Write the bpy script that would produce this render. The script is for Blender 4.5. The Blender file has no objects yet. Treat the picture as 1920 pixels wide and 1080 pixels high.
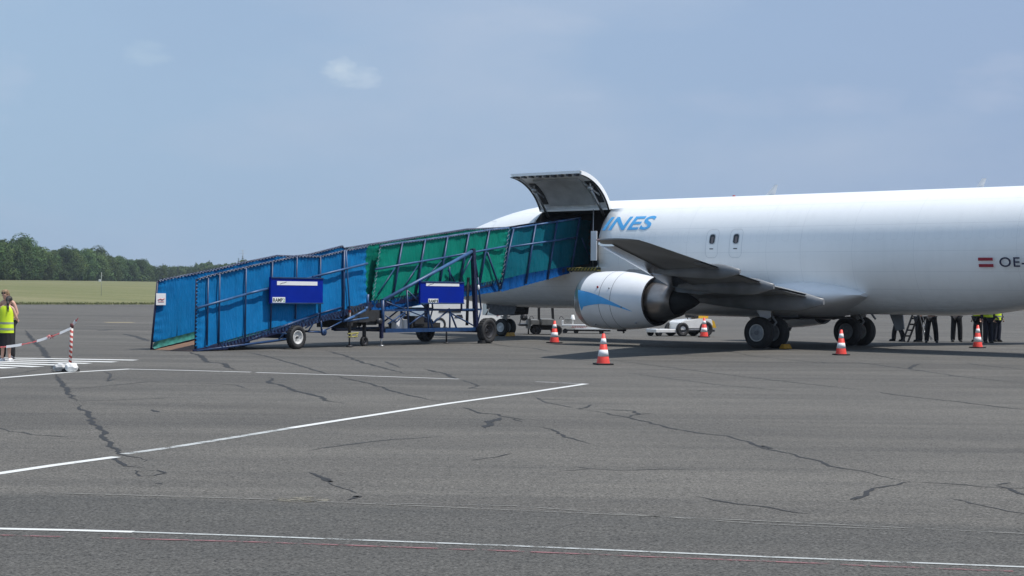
import bpy, bmesh, math, random
from mathutils import Vector, Matrix, noise as mnoise
R = math.radians
random.seed(7)
scene = bpy.context.scene
COL = scene.collection

# ------------------------------------------------------------ camera
FPX, YH, HC, ROLL = 3230.1, 546.58, 1.749, 0.01124
cam = bpy.data.cameras.new('camera'); co = bpy.data.objects.new('camera', cam); COL.objects.link(co)
co.location = (0, 0, HC)
co.matrix_world = Matrix.Translation((0, 0, HC)) @ Matrix.Rotation(math.pi/2, 4, 'X') @ Matrix.Rotation(ROLL, 4, 'Z')
cam.sensor_width = 36; cam.lens = FPX/1920*36
cam.shift_y = (YH-540)/1920
cam.clip_start = 0.5; cam.clip_end = 6000
scene.camera = co

# ------------------------------------------------------------ sky and sun
SUNV = Vector((0.484, -0.092, 1.0)).normalized()
w = bpy.data.worlds.new('World'); scene.world = w; w.use_nodes = True
nt = w.node_tree; nt.nodes.clear()
def N(t, **k):
    n = nt.nodes.new(t)
    for a, b in k.items(): setattr(n, a, b)
    return n
out = N('ShaderNodeOutputWorld'); bg = N('ShaderNodeBackground'); bg.inputs[1].default_value = 0.1
sky = N('ShaderNodeTexSky', sky_type='NISHITA'); sky.sun_disc = False
sky.sun_elevation = math.asin(SUNV.z); sky.sun_rotation = math.atan2(SUNV.x, SUNV.y)
sky.air_density = 1.3; sky.dust_density = 3.0; sky.ozone_density = 2.0
tc = N('ShaderNodeTexCoord')
def M(op, a, b=None, c=None, clamp=False):
    n = N('ShaderNodeMath', operation=op); n.use_clamp = clamp
    for i, v in enumerate((a, b, c)):
        if v is None: continue
        if isinstance(v, (int, float)): n.inputs[i].default_value = v
        else: nt.links.new(v, n.inputs[i])
    return n.outputs[0]
def MIX(f, a, b):
    n = N('ShaderNodeMix', data_type='RGBA')
    for i, v in ((0, f), (6, a), (7, b)):
        if isinstance(v, (int, float)): n.inputs[i].default_value = v
        elif isinstance(v, tuple): n.inputs[i].default_value = (*v, 1)
        else: nt.links.new(v, n.inputs[i])
    return n.outputs[2]
sep = N('ShaderNodeSeparateXYZ'); nt.links.new(tc.outputs['Generated'], sep.inputs[0])
X_, Y_, Z_ = sep.outputs
az = M('ARCTAN2', X_, Y_)
el = M('ARCSINE', Z_)
# thin high haze veil over the blue sky: blue-grey, a little paler near the horizon
elc = M('MULTIPLY', M('MAXIMUM', el, 0.0), 5.0, clamp=True)
HAZE_LOW = (3.1, 4.45, 6.0); HAZE_UP = (3.0, 4.25, 6.0)
veil = MIX(elc, HAZE_LOW, HAZE_UP)
azr = M('MULTIPLY_ADD', az, 1.7, 0.5, clamp=True)
veil = MIX(azr, veil, (2.72, 3.7, 5.5))
# soft cloud structure
comb = N('ShaderNodeCombineXYZ')
nt.links.new(az, comb.inputs[0]); nt.links.new(M('MULTIPLY', el, 2.4), comb.inputs[1])
def NOISE(scale, det=4, rough=.5, off=0.0):
    mp = N('ShaderNodeMapping'); nt.links.new(comb.outputs[0], mp.inputs[0]); mp.inputs[1].default_value = (off, off*1.7, off*.3)
    n = N('ShaderNodeTexNoise'); n.inputs['Scale'].default_value = scale; n.inputs['Detail'].default_value = det
    n.inputs['Roughness'].default_value = rough; nt.links.new(mp.outputs[0], n.inputs['Vector']); return n.outputs[0]
n1 = NOISE(5, 6, .55, 3.1)
soft = M('MULTIPLY', M('SUBTRACT', n1, .47), 2.6, clamp=True)
veil = MIX(M('MULTIPLY', soft, .75), veil, (4.0, 4.75, 6.1))
n1b = NOISE(4, 3, .5, 11.0)
veil = MIX(M('MULTIPLY', M('SUBTRACT', n1b, .5), 1.5, clamp=True), veil, (2.55, 3.5, 5.2))
def puff(px, py, wx, wy, strength, colr, base, thr=.45, sc=60):
    """a small cumulus at a compass bearing / elevation"""
    a0 = math.atan2(px-960, FPX); e0 = math.atan2(YH-py, FPX)
    da = M('DIVIDE', M('SUBTRACT', az, a0), wx/FPX); de = M('DIVIDE', M('SUBTRACT', el, e0), wy/FPX)
    d = M('ADD', M('MULTIPLY', da, da), M('MULTIPLY', de, de))
    nn = NOISE(sc, 5, .6, px*.01)
    v = M('SUBTRACT', M('ADD', M('SUBTRACT', 1.0, d), M('MULTIPLY', M('SUBTRACT', nn, .5), 2.6)), thr)
    v = M('MULTIPLY', v, strength, clamp=True)
    return MIX(v, base, colr)
veil = puff(650, 146, 70, 36, .35, (4.2, 5.3, 6.5), veil, .35, 45)
veil = puff(632, 134, 42, 24, .55, (5.3, 6.2, 7.1), veil, .25, 80)
veil = puff(674, 152, 50, 26, .5, (5.0, 5.9, 7.0), veil, .25, 80)
veil = puff(265, 118, 60, 30, .45, (4.2, 5.4, 6.6), veil, .3, 50)
veil = puff(1085, 182, 70, 20, .4, (4.1, 4.9, 6.4), veil, sc=30)
veil = puff(1520, 188, 330, 44, .4, (3.9, 4.6, 6.1), veil, sc=22)
veil = puff(1870, 155, 170, 62, .5, (4.1, 4.75, 6.15), veil, sc=20)
veil = puff(980, 42, 190, 34, .45, (4.0, 4.8, 6.2), veil, sc=24)
veil = puff(0, 190, 70, 90, .4, (4.0, 4.9, 6.4), veil, sc=24)
allsky = MIX(.9, sky.outputs[0], veil)
nt.links.new(allsky, bg.inputs[0]); nt.links.new(bg.outputs[0], out.inputs[0])

sl = bpy.data.lights.new('sun', 'SUN'); sl.energy = 3.9; sl.angle = R(0.7); sl.color = (1, .955, .9)
so = bpy.data.objects.new('sun', sl); COL.objects.link(so); so.location = (20, -10, 40)
so.rotation_euler = SUNV.to_track_quat('Z', 'Y').to_euler()
scene.view_settings.view_transform = 'Standard'; scene.view_settings.look = 'None'
scene.view_settings.gamma = 1; scene.view_settings.exposure = 0.25

# ------------------------------------------------------------ helpers
def tag(o, label=None, cat=None, group=None, kind=None):
    if label: o['label'] = label
    if cat: o['category'] = cat
    if group: o['group'] = group
    if kind: o['kind'] = kind
    return o
def empty(name, loc=(0, 0, 0), rz=0, label=None, cat=None, group=None):
    o = bpy.data.objects.new(name, None); COL.objects.link(o)
    o.location = loc; o.rotation_euler = (0, 0, rz); o.empty_display_size = .3
    return tag(o, label, cat, group)
def children(o): return [c for c in list(COL.objects) if c.parent == o]
def copy_tree(o, parent=None):
    c = o.copy(); COL.objects.link(c); c.parent = parent
    for ch in children(o): copy_tree(ch, c)
    return c

class MB:
    def __init__(s): s.bm = bmesh.new()
    def face(s, pts, mi=0):
        vs = [s.bm.verts.new(p) for p in pts]
        try:
            f = s.bm.faces.new(vs); f.material_index = mi; return f
        except ValueError: return None
    def box(s, c, size, rot=None, mi=0, bev=0):
        m = Matrix.Translation(c)
        if rot is not None: m = m @ rot.to_4x4()
        m = m @ Matrix.Diagonal((*size, 1))
        g = bmesh.ops.create_cube(s.bm, size=1, matrix=m)
        fs = set(f for v in g['verts'] for f in v.link_faces)
        if bev:
            es = list(set(e for v in g['verts'] for e in v.link_edges))
            r = bmesh.ops.bevel(s.bm, geom=es, offset=bev, segments=2, affect='EDGES', profile=.6)
            fs = set(f for f in r['faces']) | set(f for v in r['verts'] for f in v.link_faces)
        for f in fs:
            if f.is_valid: f.material_index = mi
        return s
    def bar(s, p0, p1, wd, ht, mi=0, up=Vector((0, 0, 1))):
        p0, p1 = Vector(p0), Vector(p1); d = p1-p0; L = d.length
        z = d.normalized(); x = up.cross(z)
        if x.length < 1e-4: x = Vector((1, 0, 0))
        x.normalize(); y = z.cross(x)
        rot = Matrix((x, y, z)).transposed()
        return s.box((p0+p1)/2, (wd, ht, L), rot, mi)
    def tube(s, p0, p1, r, seg=8, r2=None, mi=0, cap=True):
        p0, p1 = Vector(p0), Vector(p1); d = p1-p0; L = d.length
        if L < 1e-5: return s
        m = Matrix.Translation((p0+p1)/2) @ d.to_track_quat('Z', 'Y').to_matrix().to_4x4()
        g = bmesh.ops.create_cone(s.bm, cap_ends=cap, segments=seg, radius1=r, radius2=r if r2 is None else r2, depth=L, matrix=m)
        for v in g['verts']:
            for f in v.link_faces: f.material_index = mi; f.smooth = len(f.verts) == 4
        return s
    def path(s, pts, r, seg=8, mi=0):
        for a, b in zip(pts, pts[1:]): s.tube(a, b, r, seg, mi=mi)
        for p in pts[1:-1]: s.ball(p, r, seg, mi)
        return s
    def ball(s, c, r, seg=10, mi=0, scale=(1, 1, 1), rot=None):
        m = Matrix.Translation(c)
        if rot is not None: m = m @ rot.to_4x4()
        m = m @ Matrix.Diagonal((scale[0], scale[1], scale[2], 1))
        g = bmesh.ops.create_uvsphere(s.bm, u_segments=seg, v_segments=max(4, seg//2+1), radius=r, matrix=m)
        for v in g['verts']:
            for f in v.link_faces: f.smooth = True; f.material_index = mi
        return s
    def prism(s, pts, vec, mi=0):
        vec = Vector(vec); a = [s.bm.verts.new(p) for p in pts]; b = [s.bm.verts.new(Vector(p)+vec) for p in pts]
        n = len(pts); fs = []
        fs.append(s.bm.faces.new(a)); fs.append(s.bm.faces.new(b[::-1]))
        for i in range(n): fs.append(s.bm.faces.new((a[i], b[i], b[(i+1) % n], a[(i+1) % n])))
        for f in fs: f.material_index = mi
        return s
    def loft(s, rings, close=True, cap=True, smooth=True, mi=0):
        vr = [[s.bm.verts.new(p) for p in r] for r in rings]; n = len(vr[0])
        for a, b in zip(vr, vr[1:]):
            for i in range(n if close else n-1):
                f = s.bm.faces.new((a[i], a[(i+1) % n], b[(i+1) % n], b[i])); f.smooth = smooth; f.material_index = mi
        if cap and close:
            for r in (vr[0][::-1], vr[-1]):
                f = s.bm.faces.new(r); f.material_index = mi
        return s
    def lathe(s, prof, axis_o, axis_d, seg=24, mi=0, smooth=True):
        """prof: list of (along, radius)"""
        o = Vector(axis_o); d = Vector(axis_d).normalized()
        q = d.to_track_quat('Z', 'Y').to_matrix(); rings = []
        for a, r in prof:
            rings.append([o + q @ Vector((r*math.cos(2*math.pi*i/seg), r*math.sin(2*math.pi*i/seg), a)) for i in range(seg)])
        return s.loft(rings, True, False, smooth, mi)
    def build(s, name, mats, parent=None, recalc=True, sharp=None):
        if recalc: bmesh.ops.recalc_face_normals(s.bm, faces=s.bm.faces)
        me = bpy.data.meshes.new(name); s.bm.to_mesh(me); s.bm.free()
        for m in (mats if isinstance(mats, (list, tuple)) else [mats]): me.materials.append(m)
        if sharp is not None: me.set_sharp_from_angle(angle=R(sharp))
        o = bpy.data.objects.new(name, me); COL.objects.link(o)
        if parent: o.parent = parent
        return o

def bake(o):
    """evaluate an object's modifiers into its mesh"""
    dg = bpy.context.evaluated_depsgraph_get(); dg.update()
    me = bpy.data.meshes.new_from_object(o.evaluated_get(dg)); mats = list(o.data.materials)
    o.modifiers.clear(); o.data = me
    if not me.materials:
        for m in mats: me.materials.append(m)
    return o

# ------------------------------------------------------------ materials
def mat(name, col, rough=.6, metal=0.0, var=0.0, vscale=3.0, bump=0.0, bscale=30.0, coat=0.0, col2=None, spec=.5, detail=5, stretch=None, sss=0):
    m = bpy.data.materials.new(name); m.use_nodes = True; t = m.node_tree; b = t.nodes['Principled BSDF']
    b.inputs['Roughness'].default_value = rough; b.inputs['Metallic'].default_value = metal
    b.inputs['Base Color'].default_value = (*col, 1); b.inputs['Specular IOR Level'].default_value = spec
    if coat: b.inputs['Coat Weight'].default_value = coat; b.inputs['Coat Roughness'].default_value = .12
    tcn = t.nodes.new('ShaderNodeTexCoord'); mp = t.nodes.new('ShaderNodeMapping')
    t.links.new(tcn.outputs['Object'], mp.inputs[0])
    if stretch: mp.inputs['Scale'].default_value = stretch
    if var or col2:
        n = t.nodes.new('ShaderNodeTexNoise'); n.inputs['Scale'].default_value = vscale; n.inputs['Detail'].default_value = detail
        t.links.new(mp.outputs[0], n.inputs['Vector'])
        r = t.nodes.new('ShaderNodeMapRange'); r.inputs[1].default_value = .3; r.inputs[2].default_value = .7
        t.links.new(n.outputs[0], r.inputs[0])
        mx = t.nodes.new('ShaderNodeMix'); mx.data_type = 'RGBA'; t.links.new(r.outputs[0], mx.inputs[0])
        c2 = col2 or tuple(max(0, c*(1-var)) for c in col); c1 = col if col2 else tuple(min(1, c*(1+var*.6)) for c in col)
        mx.inputs[6].default_value = (*c1, 1); mx.inputs[7].default_value = (*c2, 1)
        t.links.new(mx.outputs[2], b.inputs['Base Color'])
    if bump:
        n = t.nodes.new('ShaderNodeTexNoise'); n.inputs['Scale'].default_value = bscale; n.inputs['Detail'].default_value = 4
        t.links.new(mp.outputs[0], n.inputs['Vector'])
        bp = t.nodes.new('ShaderNodeBump'); bp.inputs['Strength'].default_value = bump; bp.inputs['Distance'].default_value = .02
        t.links.new(n.outputs[0], bp.inputs['Height']); t.links.new(bp.outputs[0], b.inputs['Normal'])
    return m
class T:
    """tiny node-tree helper for custom materials"""
    def __init__(s, name):
        s.m = bpy.data.materials.new(name); s.m.use_nodes = True; s.t = s.m.node_tree; s.b = s.t.nodes['Principled BSDF']
        s.tc = s.n('ShaderNodeTexCoord')
    def n(s, ty, **k):
        x = s.t.nodes.new(ty)
        for a, b in k.items(): setattr(x, a, b)
        return x
    def lk(s, v, inp):
        if isinstance(v, (int, float)): inp.default_value = v
        elif isinstance(v, tuple): inp.default_value = (*v, 1) if len(inp.default_value) == 4 else v
        else: s.t.links.new(v, inp)
    def math(s, op, a, b=None, c=None, clamp=False):
        x = s.n('ShaderNodeMath', operation=op); x.use_clamp = clamp
        for i, v in enumerate((a, b, c)):
            if v is not None: s.lk(v, x.inputs[i])
        return x.outputs[0]
    def mix(s, f, a, b):
        x = s.n('ShaderNodeMix', data_type='RGBA'); s.lk(f, x.inputs[0]); s.lk(a, x.inputs[6]); s.lk(b, x.inputs[7]); return x.outputs[2]
    def noise(s, scale, detail=4, rough=.5, sc=None, off=(0, 0, 0), src='Object', dist=0):
        mp = s.n('ShaderNodeMapping'); s.t.links.new(s.tc.outputs[src], mp.inputs[0])
        if sc: mp.inputs['Scale'].default_value = sc
        mp.inputs[1].default_value = off
        x = s.n('ShaderNodeTexNoise'); x.inputs['Scale'].default_value = scale; x.inputs['Detail'].default_value = detail
        x.inputs['Roughness'].default_value = rough; x.inputs['Distortion'].default_value = dist
        s.t.links.new(mp.outputs[0], x.inputs['Vector']); return x.outputs[0]
    def ramp(s, v, lo, hi, a=0.0, b=1.0):
        x = s.n('ShaderNodeMapRange'); s.lk(v, x.inputs[0]); x.inputs[1].default_value = lo; x.inputs[2].default_value = hi
        x.inputs[3].default_value = a; x.inputs[4].default_value = b; return x.outputs[0]
    def bump(s, h, st=.3, dist=.01):
        x = s.n('ShaderNodeBump'); x.inputs['Strength'].default_value = st; x.inputs['Distance'].default_value = dist
        s.t.links.new(h, x.inputs['Height']); s.t.links.new(x.outputs[0], s.b.inputs['Normal'])

def asphalt_mat():
    t = T('asphalt')
    big = t.noise(.045, 5, .55, sc=(1, 1, 1)); mid = t.noise(.5, 5, .6, sc=(.5, 1.0, 1)); grain = t.noise(38, 3, .75)
    grain2 = t.noise(11, 4, .7, off=(4, 3, 1)); streak = t.noise(.35, 4, .6, sc=(.09, 1.6, 1), off=(3, 9, 0), dist=1.2)
    c = t.mix(t.ramp(big, .38, .62), (.087, .0825, .0745), (.108, .103, .093))
    c = t.mix(t.math('MULTIPLY', t.ramp(mid, .42, .68), .7), c, (.130, .123, .109))
    c = t.mix(t.math('MULTIPLY', t.ramp(streak, .46, .66), .6), c, (.062, .060, .056))
    st2 = t.noise(.12, 6, .65, sc=(.2, 1.3, 1), off=(13, 5, 0), dist=1.5); c = t.mix(t.math('MULTIPLY', t.ramp(st2, .5, .66), .6), c, (.134, .127, .113))
    st3 = t.noise(1.7, 4, .6, sc=(.35, 1, 1), off=(1, 15, 0)); c = t.mix(t.math('MULTIPLY', t.ramp(st3, .5, .7), .35), c, (.066, .065, .062))
    # older, coarser and darker strip of asphalt this side of the long seam
    sp = t.n('ShaderNodeSeparateXYZ'); t.t.links.new(t.tc.outputs['Object'], sp.inputs[0])
    edge = t.math('MULTIPLY_ADD', sp.outputs[0], -.17, 13.75)
    wob = t.math('MULTIPLY', t.math('SUBTRACT', t.noise(.8, 4), .5), .5)
    near = t.ramp(t.math('SUBTRACT', t.math('ADD', edge, wob), sp.outputs[1]), -.15, .15)
    c = t.mix(t.math('MULTIPLY', near, .55), c, (.064, .064, .060))
    g = t.math('MULTIPLY', t.math('SUBTRACT', grain, .5), 4.2)
    g2 = t.math('MULTIPLY', t.math('SUBTRACT', grain2, .5), 1.5)
    gg = t.math('ADD', 1.0, t.math('ADD', g, g2))
    vm = t.n('ShaderNodeVectorMath', operation='SCALE'); t.t.links.new(c, vm.inputs[0]); t.t.links.new(gg, vm.inputs['Scale'])
    c = vm.outputs[0]
    # pale grit specks and dusty patch
    vo = t.n('ShaderNodeTexVoronoi'); vo.inputs['Scale'].default_value = 9; t.t.links.new(t.tc.outputs['Object'], vo.inputs['Vector'])
    spk = t.math('MULTIPLY', t.math('LESS_THAN', vo.outputs['Distance'], .10), t.ramp(t.noise(3, 2, off=(9, 2, 1)), .5, .62))
    c = t.mix(t.math('MULTIPLY', spk, .5), c, (.27, .265, .25))
    # tar blots
    blot = t.ramp(t.noise(.9, 5, .7, off=(20, 4, 0)), .66, .72)
    c = t.mix(t.math('MULTIPLY', blot, .3), c, (.05, .05, .05))
    t.lk(c, t.b.inputs['Base Color']); t.b.inputs['Roughness'].default_value = .9
    t.b.inputs['Specular IOR Level'].default_value = .25
    t.bump(grain, .5, .012)
    return t.m
M_ASPH = asphalt_mat()
def paint_mat(name, col, wear=.45, sc=3.0):
    t = T(name); n = t.noise(sc, 6, .7); g = t.noise(60, 3, .7)
    k = t.math('ADD', t.math('MULTIPLY', n, .75), t.math('MULTIPLY', g, .25))
    a = t.ramp(k, wear-.05, wear+.06)
    tr = t.n('ShaderNodeBsdfTransparent'); mx = t.n('ShaderNodeMixShader')
    t.t.links.new(a, mx.inputs[0]); t.t.links.new(tr.outputs[0], mx.inputs[1]); t.t.links.new(t.b.outputs[0], mx.inputs[2])
    t.t.links.new(mx.outputs[0], t.t.nodes['Material Output'].inputs[0])
    t.lk(t.mix(t.ramp(g, .35, .65), tuple(c*.8 for c in col), col), t.b.inputs['Base Color']); t.b.inputs['Roughness'].default_value = .8
    return t.m
M_LINE = paint_mat('white_line_paint', (.66, .67, .65), .36)
M_LINEW = paint_mat('worn_white_line_paint', (.45, .47, .46), .44)
M_LINEF = paint_mat('faded_seam', (.23, .225, .205), .47, 5)
M_RED = paint_mat('red_line_paint', (.24, .115, .12), .49, 6)
M_YEL = paint_mat('yellow_line_paint', (.42, .34, .19), .35)
M_DUST = paint_mat('pale_dust', (.20, .185, .145), .50, 9)
M_TAR = paint_mat('tar_crack', (.020, .020, .020), .27, 9)
M_TARF = paint_mat('thin_tar_crack', (.036, .036, .036), .42, 6)

# aircraft skin: white paint, with seams and plugged-window outlines as surface pattern
ZC = 3.143; RY, RZ = 1.88, 2.005
def skin_mat():
    t = T('aircraft_white_paint')
    sp = t.n('ShaderNodeSeparateXYZ'); t.t.links.new(t.tc.outputs['Object'], sp.inputs[0]); x, y, z = sp.outputs
    def line(v, at, wdt): return t.math('LESS_THAN', t.math('ABSOLUTE', t.math('SUBTRACT', v, at)), wdt)
    seams = None
    for v, at in ((z, 3.98), (z, 3.14), (z, 1.95), (z, 4.72), (z, 1.4), (x, 12.3), (x, 6.3), (x, -.75), (x, -4.9), (x, -8.3), (x, 15.2), (x, 6.95), (x, -2.7), (x, 3.9), (x, .6), (z, 2.5)):
        l = line(v, at, .009)
        seams = l if seams is None else t.math('MAXIMUM', seams, l)
    # window plugs every 0.508 m, rounded outline
    fx = t.math('SUBTRACT', t.math('FRACT', t.math('DIVIDE', t.math('ADD', x, 40.0), .508)), .5)
    dx = t.math('DIVIDE', t.math('MULTIPLY', fx, .508), .135); dz = t.math('DIVIDE', t.math('SUBTRACT', z, 3.68), .185)
    p4 = lambda v: t.math('POWER', t.math('ABSOLUTE', v), 3.0)
    d = t.math('ADD', p4(dx), p4(dz))
    ring = t.math('LESS_THAN', t.math('ABSOLUTE', t.math('SUBTRACT', d, 1.0)), .26)
    ins = t.math('LESS_THAN', d, 1.0)
    okx = t.math('MULTIPLY', t.math('LESS_THAN', x, 6.6), t.math('GREATER_THAN', x, -11.5))
    ex = t.math('GREATER_THAN', t.math('ABSOLUTE', t.math('SUBTRACT', x, 2.34)), 1.05)
    ring = t.math('MULTIPLY', t.math('MULTIPLY', ring, okx), ex)
    ins = t.math('MULTIPLY', t.math('MULTIPLY', ins, okx), ex)
    dirt = t.noise(1.2, 5, .6, sc=(.35, 1, 2)); fine = t.noise(9, 3, .6, sc=(.3, 1, 1))
    base = t.mix(t.math('MULTIPLY', t.ramp(dirt, .42, .75), .3), (.92, .93, .92), (.84, .86, .86))
    # streaky tone, darker towards the belly
    belly_tone = t.math('MULTIPLY', t.ramp(z, 2.0, 1.2), t.ramp(fine, .3, .8))
    base = t.mix(t.math('MULTIPLY', belly_tone, .5), base, (.42, .43, .42))
    stk = t.noise(2.2, 4, .6, sc=(1.6, 1, .18), off=(2, 0, 5)); base = t.mix(t.math('MULTIPLY', t.ramp(stk, .5, .75), .12), base, (.62, .63, .62))
    rv = t.math('MULTIPLY', t.math('LESS_THAN', t.math('ABSOLUTE', t.math('SUBTRACT', t.math('FRACT', t.math('DIVIDE', x, .508)), .5)), .012), t.ramp(t.noise(3, 3, .5), .45, .6)); base = t.mix(t.math('MULTIPLY', rv, .05), base, (.5, .52, .54))
    base = t.mix(t.math('MULTIPLY', seams, .2), base, (.42, .45, .48))
    base = t.mix(t.math('MULTIPLY', ring, .075), base, (.42, .45, .48))
    base = t.mix(t.math('MULTIPLY', ins, .012), base, (.55, .58, .6))
    t.lk(base, t.b.inputs['Base Color']); t.b.inputs['Roughness'].default_value = .32
    t.b.inputs['Coat Weight'].default_value = .25; t.b.inputs['Coat Roughness'].default_value = .15
    t.bump(t.math('ADD', t.noise(1.1, 2), t.math('MULTIPLY', seams, -.4)), .12, .03)
    return t.m
M_SKIN = skin_mat()
M_WHITE = mat('white_paint', (.78, .79, .80), .35, var=.06, vscale=2, coat=.2)
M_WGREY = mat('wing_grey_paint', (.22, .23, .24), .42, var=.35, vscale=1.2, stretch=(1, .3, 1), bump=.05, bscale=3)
M_SLAT = mat('slat_metal', (.93, .94, .95), .16, metal=1.0, var=.12, vscale=1.6, stretch=(1.5, .3, 1))
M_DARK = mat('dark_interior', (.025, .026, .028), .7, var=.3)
M_BLACK = mat('black_rubber', (.016, .016, .017), .8, var=.4, vscale=9, bump=.2, bscale=40)
M_TYRE = mat('tyre_rubber', (.022, .022, .023), .75, var=.3, vscale=12)
M_STEEL = mat('steel', (.42, .43, .44), .35, metal=.8, var=.2)
M_DSTEEL = mat('dark_oily_steel', (.06, .06, .065), .45, metal=.5, var=.4, vscale=8)
M_TITAN = mat('exhaust_metal', (.30, .27, .25), .33, metal=.85, var=.4, vscale=3, stretch=(.4, 1, 1))
M_HUB = mat('hub_white', (.62, .62, .60), .5, var=.2, vscale=8)
M_HUBG = mat('hub_grey', (.34, .35, .36), .45, metal=.3, var=.3, vscale=10)
M_LINER = mat('door_liner', (.36, .37, .375), .6, var=.22, vscale=2.5)
M_DOORIN = mat('door_inner_grey', (.62, .63, .63), .5, var=.25, vscale=3)
M_CYAN = mat('livery_cyan', (.10, .44, .84), .35, var=.08)
M_NAVY = mat('navy_lettering', (.015, .02, .06), .4)
M_FLAG = mat('flag_red', (.32, .02, .04), .4)
M_GLASS = mat('dark_window', (.02, .025, .03), .12)
M_SHADE = mat('window_shade', (.16, .13, .13), .5)
M_LINEG = mat('door_outline', (.60, .63, .65), .5)
M_ORANGE = mat('cone_orange', (.85, .065, .045), .5, var=.15, vscale=8)
M_CWHITE = mat('cone_white', (.80, .80, .80), .45, var=.08, vscale=12)
M_CHOCK = mat('yellow_chock', (.50, .26, .02), .6, var=.3, vscale=8)
M_YELLOW = mat('machine_yellow', (.62, .36, .02), .5, var=.2)
# ramp
def fabric(name, c1, c2, sc=1.0):
    t = T(name); a = t.noise(.9*sc, 5, .6, sc=(1.6, 1, .5)); b = t.noise(7, 4, .6, sc=(2.5, 1, .6)); f = t.noise(160, 2, .5)
    c = t.mix(t.ramp(a, .35, .68), c1, c2)
    c = t.mix(t.math('MULTIPLY', t.ramp(b, .5, .75), .35), c, tuple(min(1, v*1.35+.02) for v in c1)); sp = t.n('ShaderNodeSeparateXYZ'); t.t.links.new(t.tc.outputs['Object'], sp.inputs[0]); vs_ = t.noise(4, 3, .6, sc=(3, 1, .08)); c = t.mix(t.math('MULTIPLY', t.ramp(vs_, .52, .7), .3), c, tuple(v*.62 for v in c2))
    t.lk(c, t.b.inputs['Base Color']); t.b.inputs['Roughness'].default_value = .8; t.b.inputs['Specular IOR Level'].default_value = .12
    t.bump(t.math('ADD', t.math('MULTIPLY', b, 1.0), t.math('MULTIPLY', f, .1)), 0.6, .04)
    return t.m
M_BLUE = fabric('blue_tarpaulin', (.004, .175, .43), (.003, .14, .36))
M_GREEN = fabric('green_tarpaulin', (.0, .215, .155), (.0, .165, .12))
M_DGREEN = fabric('dark_green_netting', (.0, .112, .155), (.0, .09, .13))
M_HEM = mat('green_hem', (.03, .22, .19), .7, var=.4, vscale=7)
M_SKIRT = fabric('blue_skirt', (.0, .075, .27), (.0, .05, .18), 3)
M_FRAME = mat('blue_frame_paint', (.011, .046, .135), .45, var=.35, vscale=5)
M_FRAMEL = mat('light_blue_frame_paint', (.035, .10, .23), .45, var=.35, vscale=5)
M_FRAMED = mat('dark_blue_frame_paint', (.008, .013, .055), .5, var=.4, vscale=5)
M_SIGN = mat('sign_blue', (.0, .018, .28), .55, var=.12, vscale=2, spec=.12)
M_LABEL = mat('label_white', (.78, .79, .79), .5)
M_ROPE = mat('rope_pale', (.24, .29, .38), .8, var=.4, vscale=6)
M_WOOD = mat('ramp_plywood', (.20, .115, .075), .8, var=.4, vscale=3, stretch=(.3, 2, 1))
M_INK = mat('label_ink', (.04, .06, .05), .6)
M_INKG = mat('label_ink_green', (.05, .35, .08), .6)
M_INKR = mat('label_ink_red', (.45, .10, .10), .6)
M_CREAM = mat('van_white', (.78, .78, .76), .3, var=.05, coat=.3)
M_VGLASS = mat('vehicle_glass', (.28, .34, .37), .15)
M_GREYM = mat('machine_grey', (.20, .20, .19), .6, var=.3, vscale=4)
M_REDP = mat('red_paint', (.35, .03, .03), .5)

# ------------------------------------------------------------ pixel bearings -> places in the world (design helpers)
def ray(px, py):
    a, b = px-960, py-YH
    u = a*math.cos(ROLL)+b*math.sin(ROLL); v = -a*math.sin(ROLL)+b*math.cos(ROLL)
    return u/FPX, -v/FPX
def gnd(px, py):
    u, ww = ray(px, py); Y = -HC/ww; return Vector((u*Y, Y, 0))

# ============================================================ GROUND
def sheet(pts, z, name, m, kind='structure', parent=None):
    b = MB(); b.face([(p[0], p[1], z) for p in pts]); o = b.build(name, m, parent, recalc=False)
    if o.data.polygons[0].normal.z < 0: o.data.flip_normals()
    if kind: o['kind'] = kind
    return o
GA, GB = Vector((-47.67, 160.46)), Vector((-37.08, 176.21))
gd = (GB-GA).normalized(); gn = Vector((-gd.y, gd.x))   # gn points away from the apron (to the left / far)
apr = [(-400, -60), (400, -60), (400, 700)]
p1 = GA+gd*520; p0 = GA-gd*160
apron_pts = [(-400, -200), (600, -200), (600, p1.y), (p1.x, p1.y), (p0.x, p0.y), (-400, p0.y)]
sheet(apron_pts, 0, 'apron', M_ASPH)
# grass terrain: one sheet running under the apron edge out to the horizon, rising gently
def grass_mat():
    t = T('meadow_grass')
    a = t.noise(.05, 5, .6, sc=(.25, 1, 1)); b = t.noise(.5, 5, .65, sc=(.16, 1, 1)); f = t.noise(3, 5, .7, sc=(.5, 1, 1))
    c = t.mix(t.ramp(a, .4, .62), (.150, .158, .075), (.205, .195, .105))
    c = t.mix(t.math('MULTIPLY', t.ramp(b, .42, .62), .7), c, (.110, .128, .052))
    c = t.mix(t.math('MULTIPLY', t.ramp(f, .48, .7), .6), c, (.25, .235, .14))
    f2 = t.noise(9, 4, .8, sc=(.6, .6, 1), off=(5, 2, 0)); c = t.mix(t.math('MULTIPLY', t.ramp(f2, .5, .68), .45), c, (.095, .105, .045))
    t.lk(c, t.b.inputs['Base Color']); t.b.inputs['Roughness'].default_value = .95; t.b.inputs['Specular IOR Level'].default_value = .1
    t.bump(t.math('ADD', b, f), .25, .05)
    return t.m
M_GRASS = grass_mat()
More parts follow.
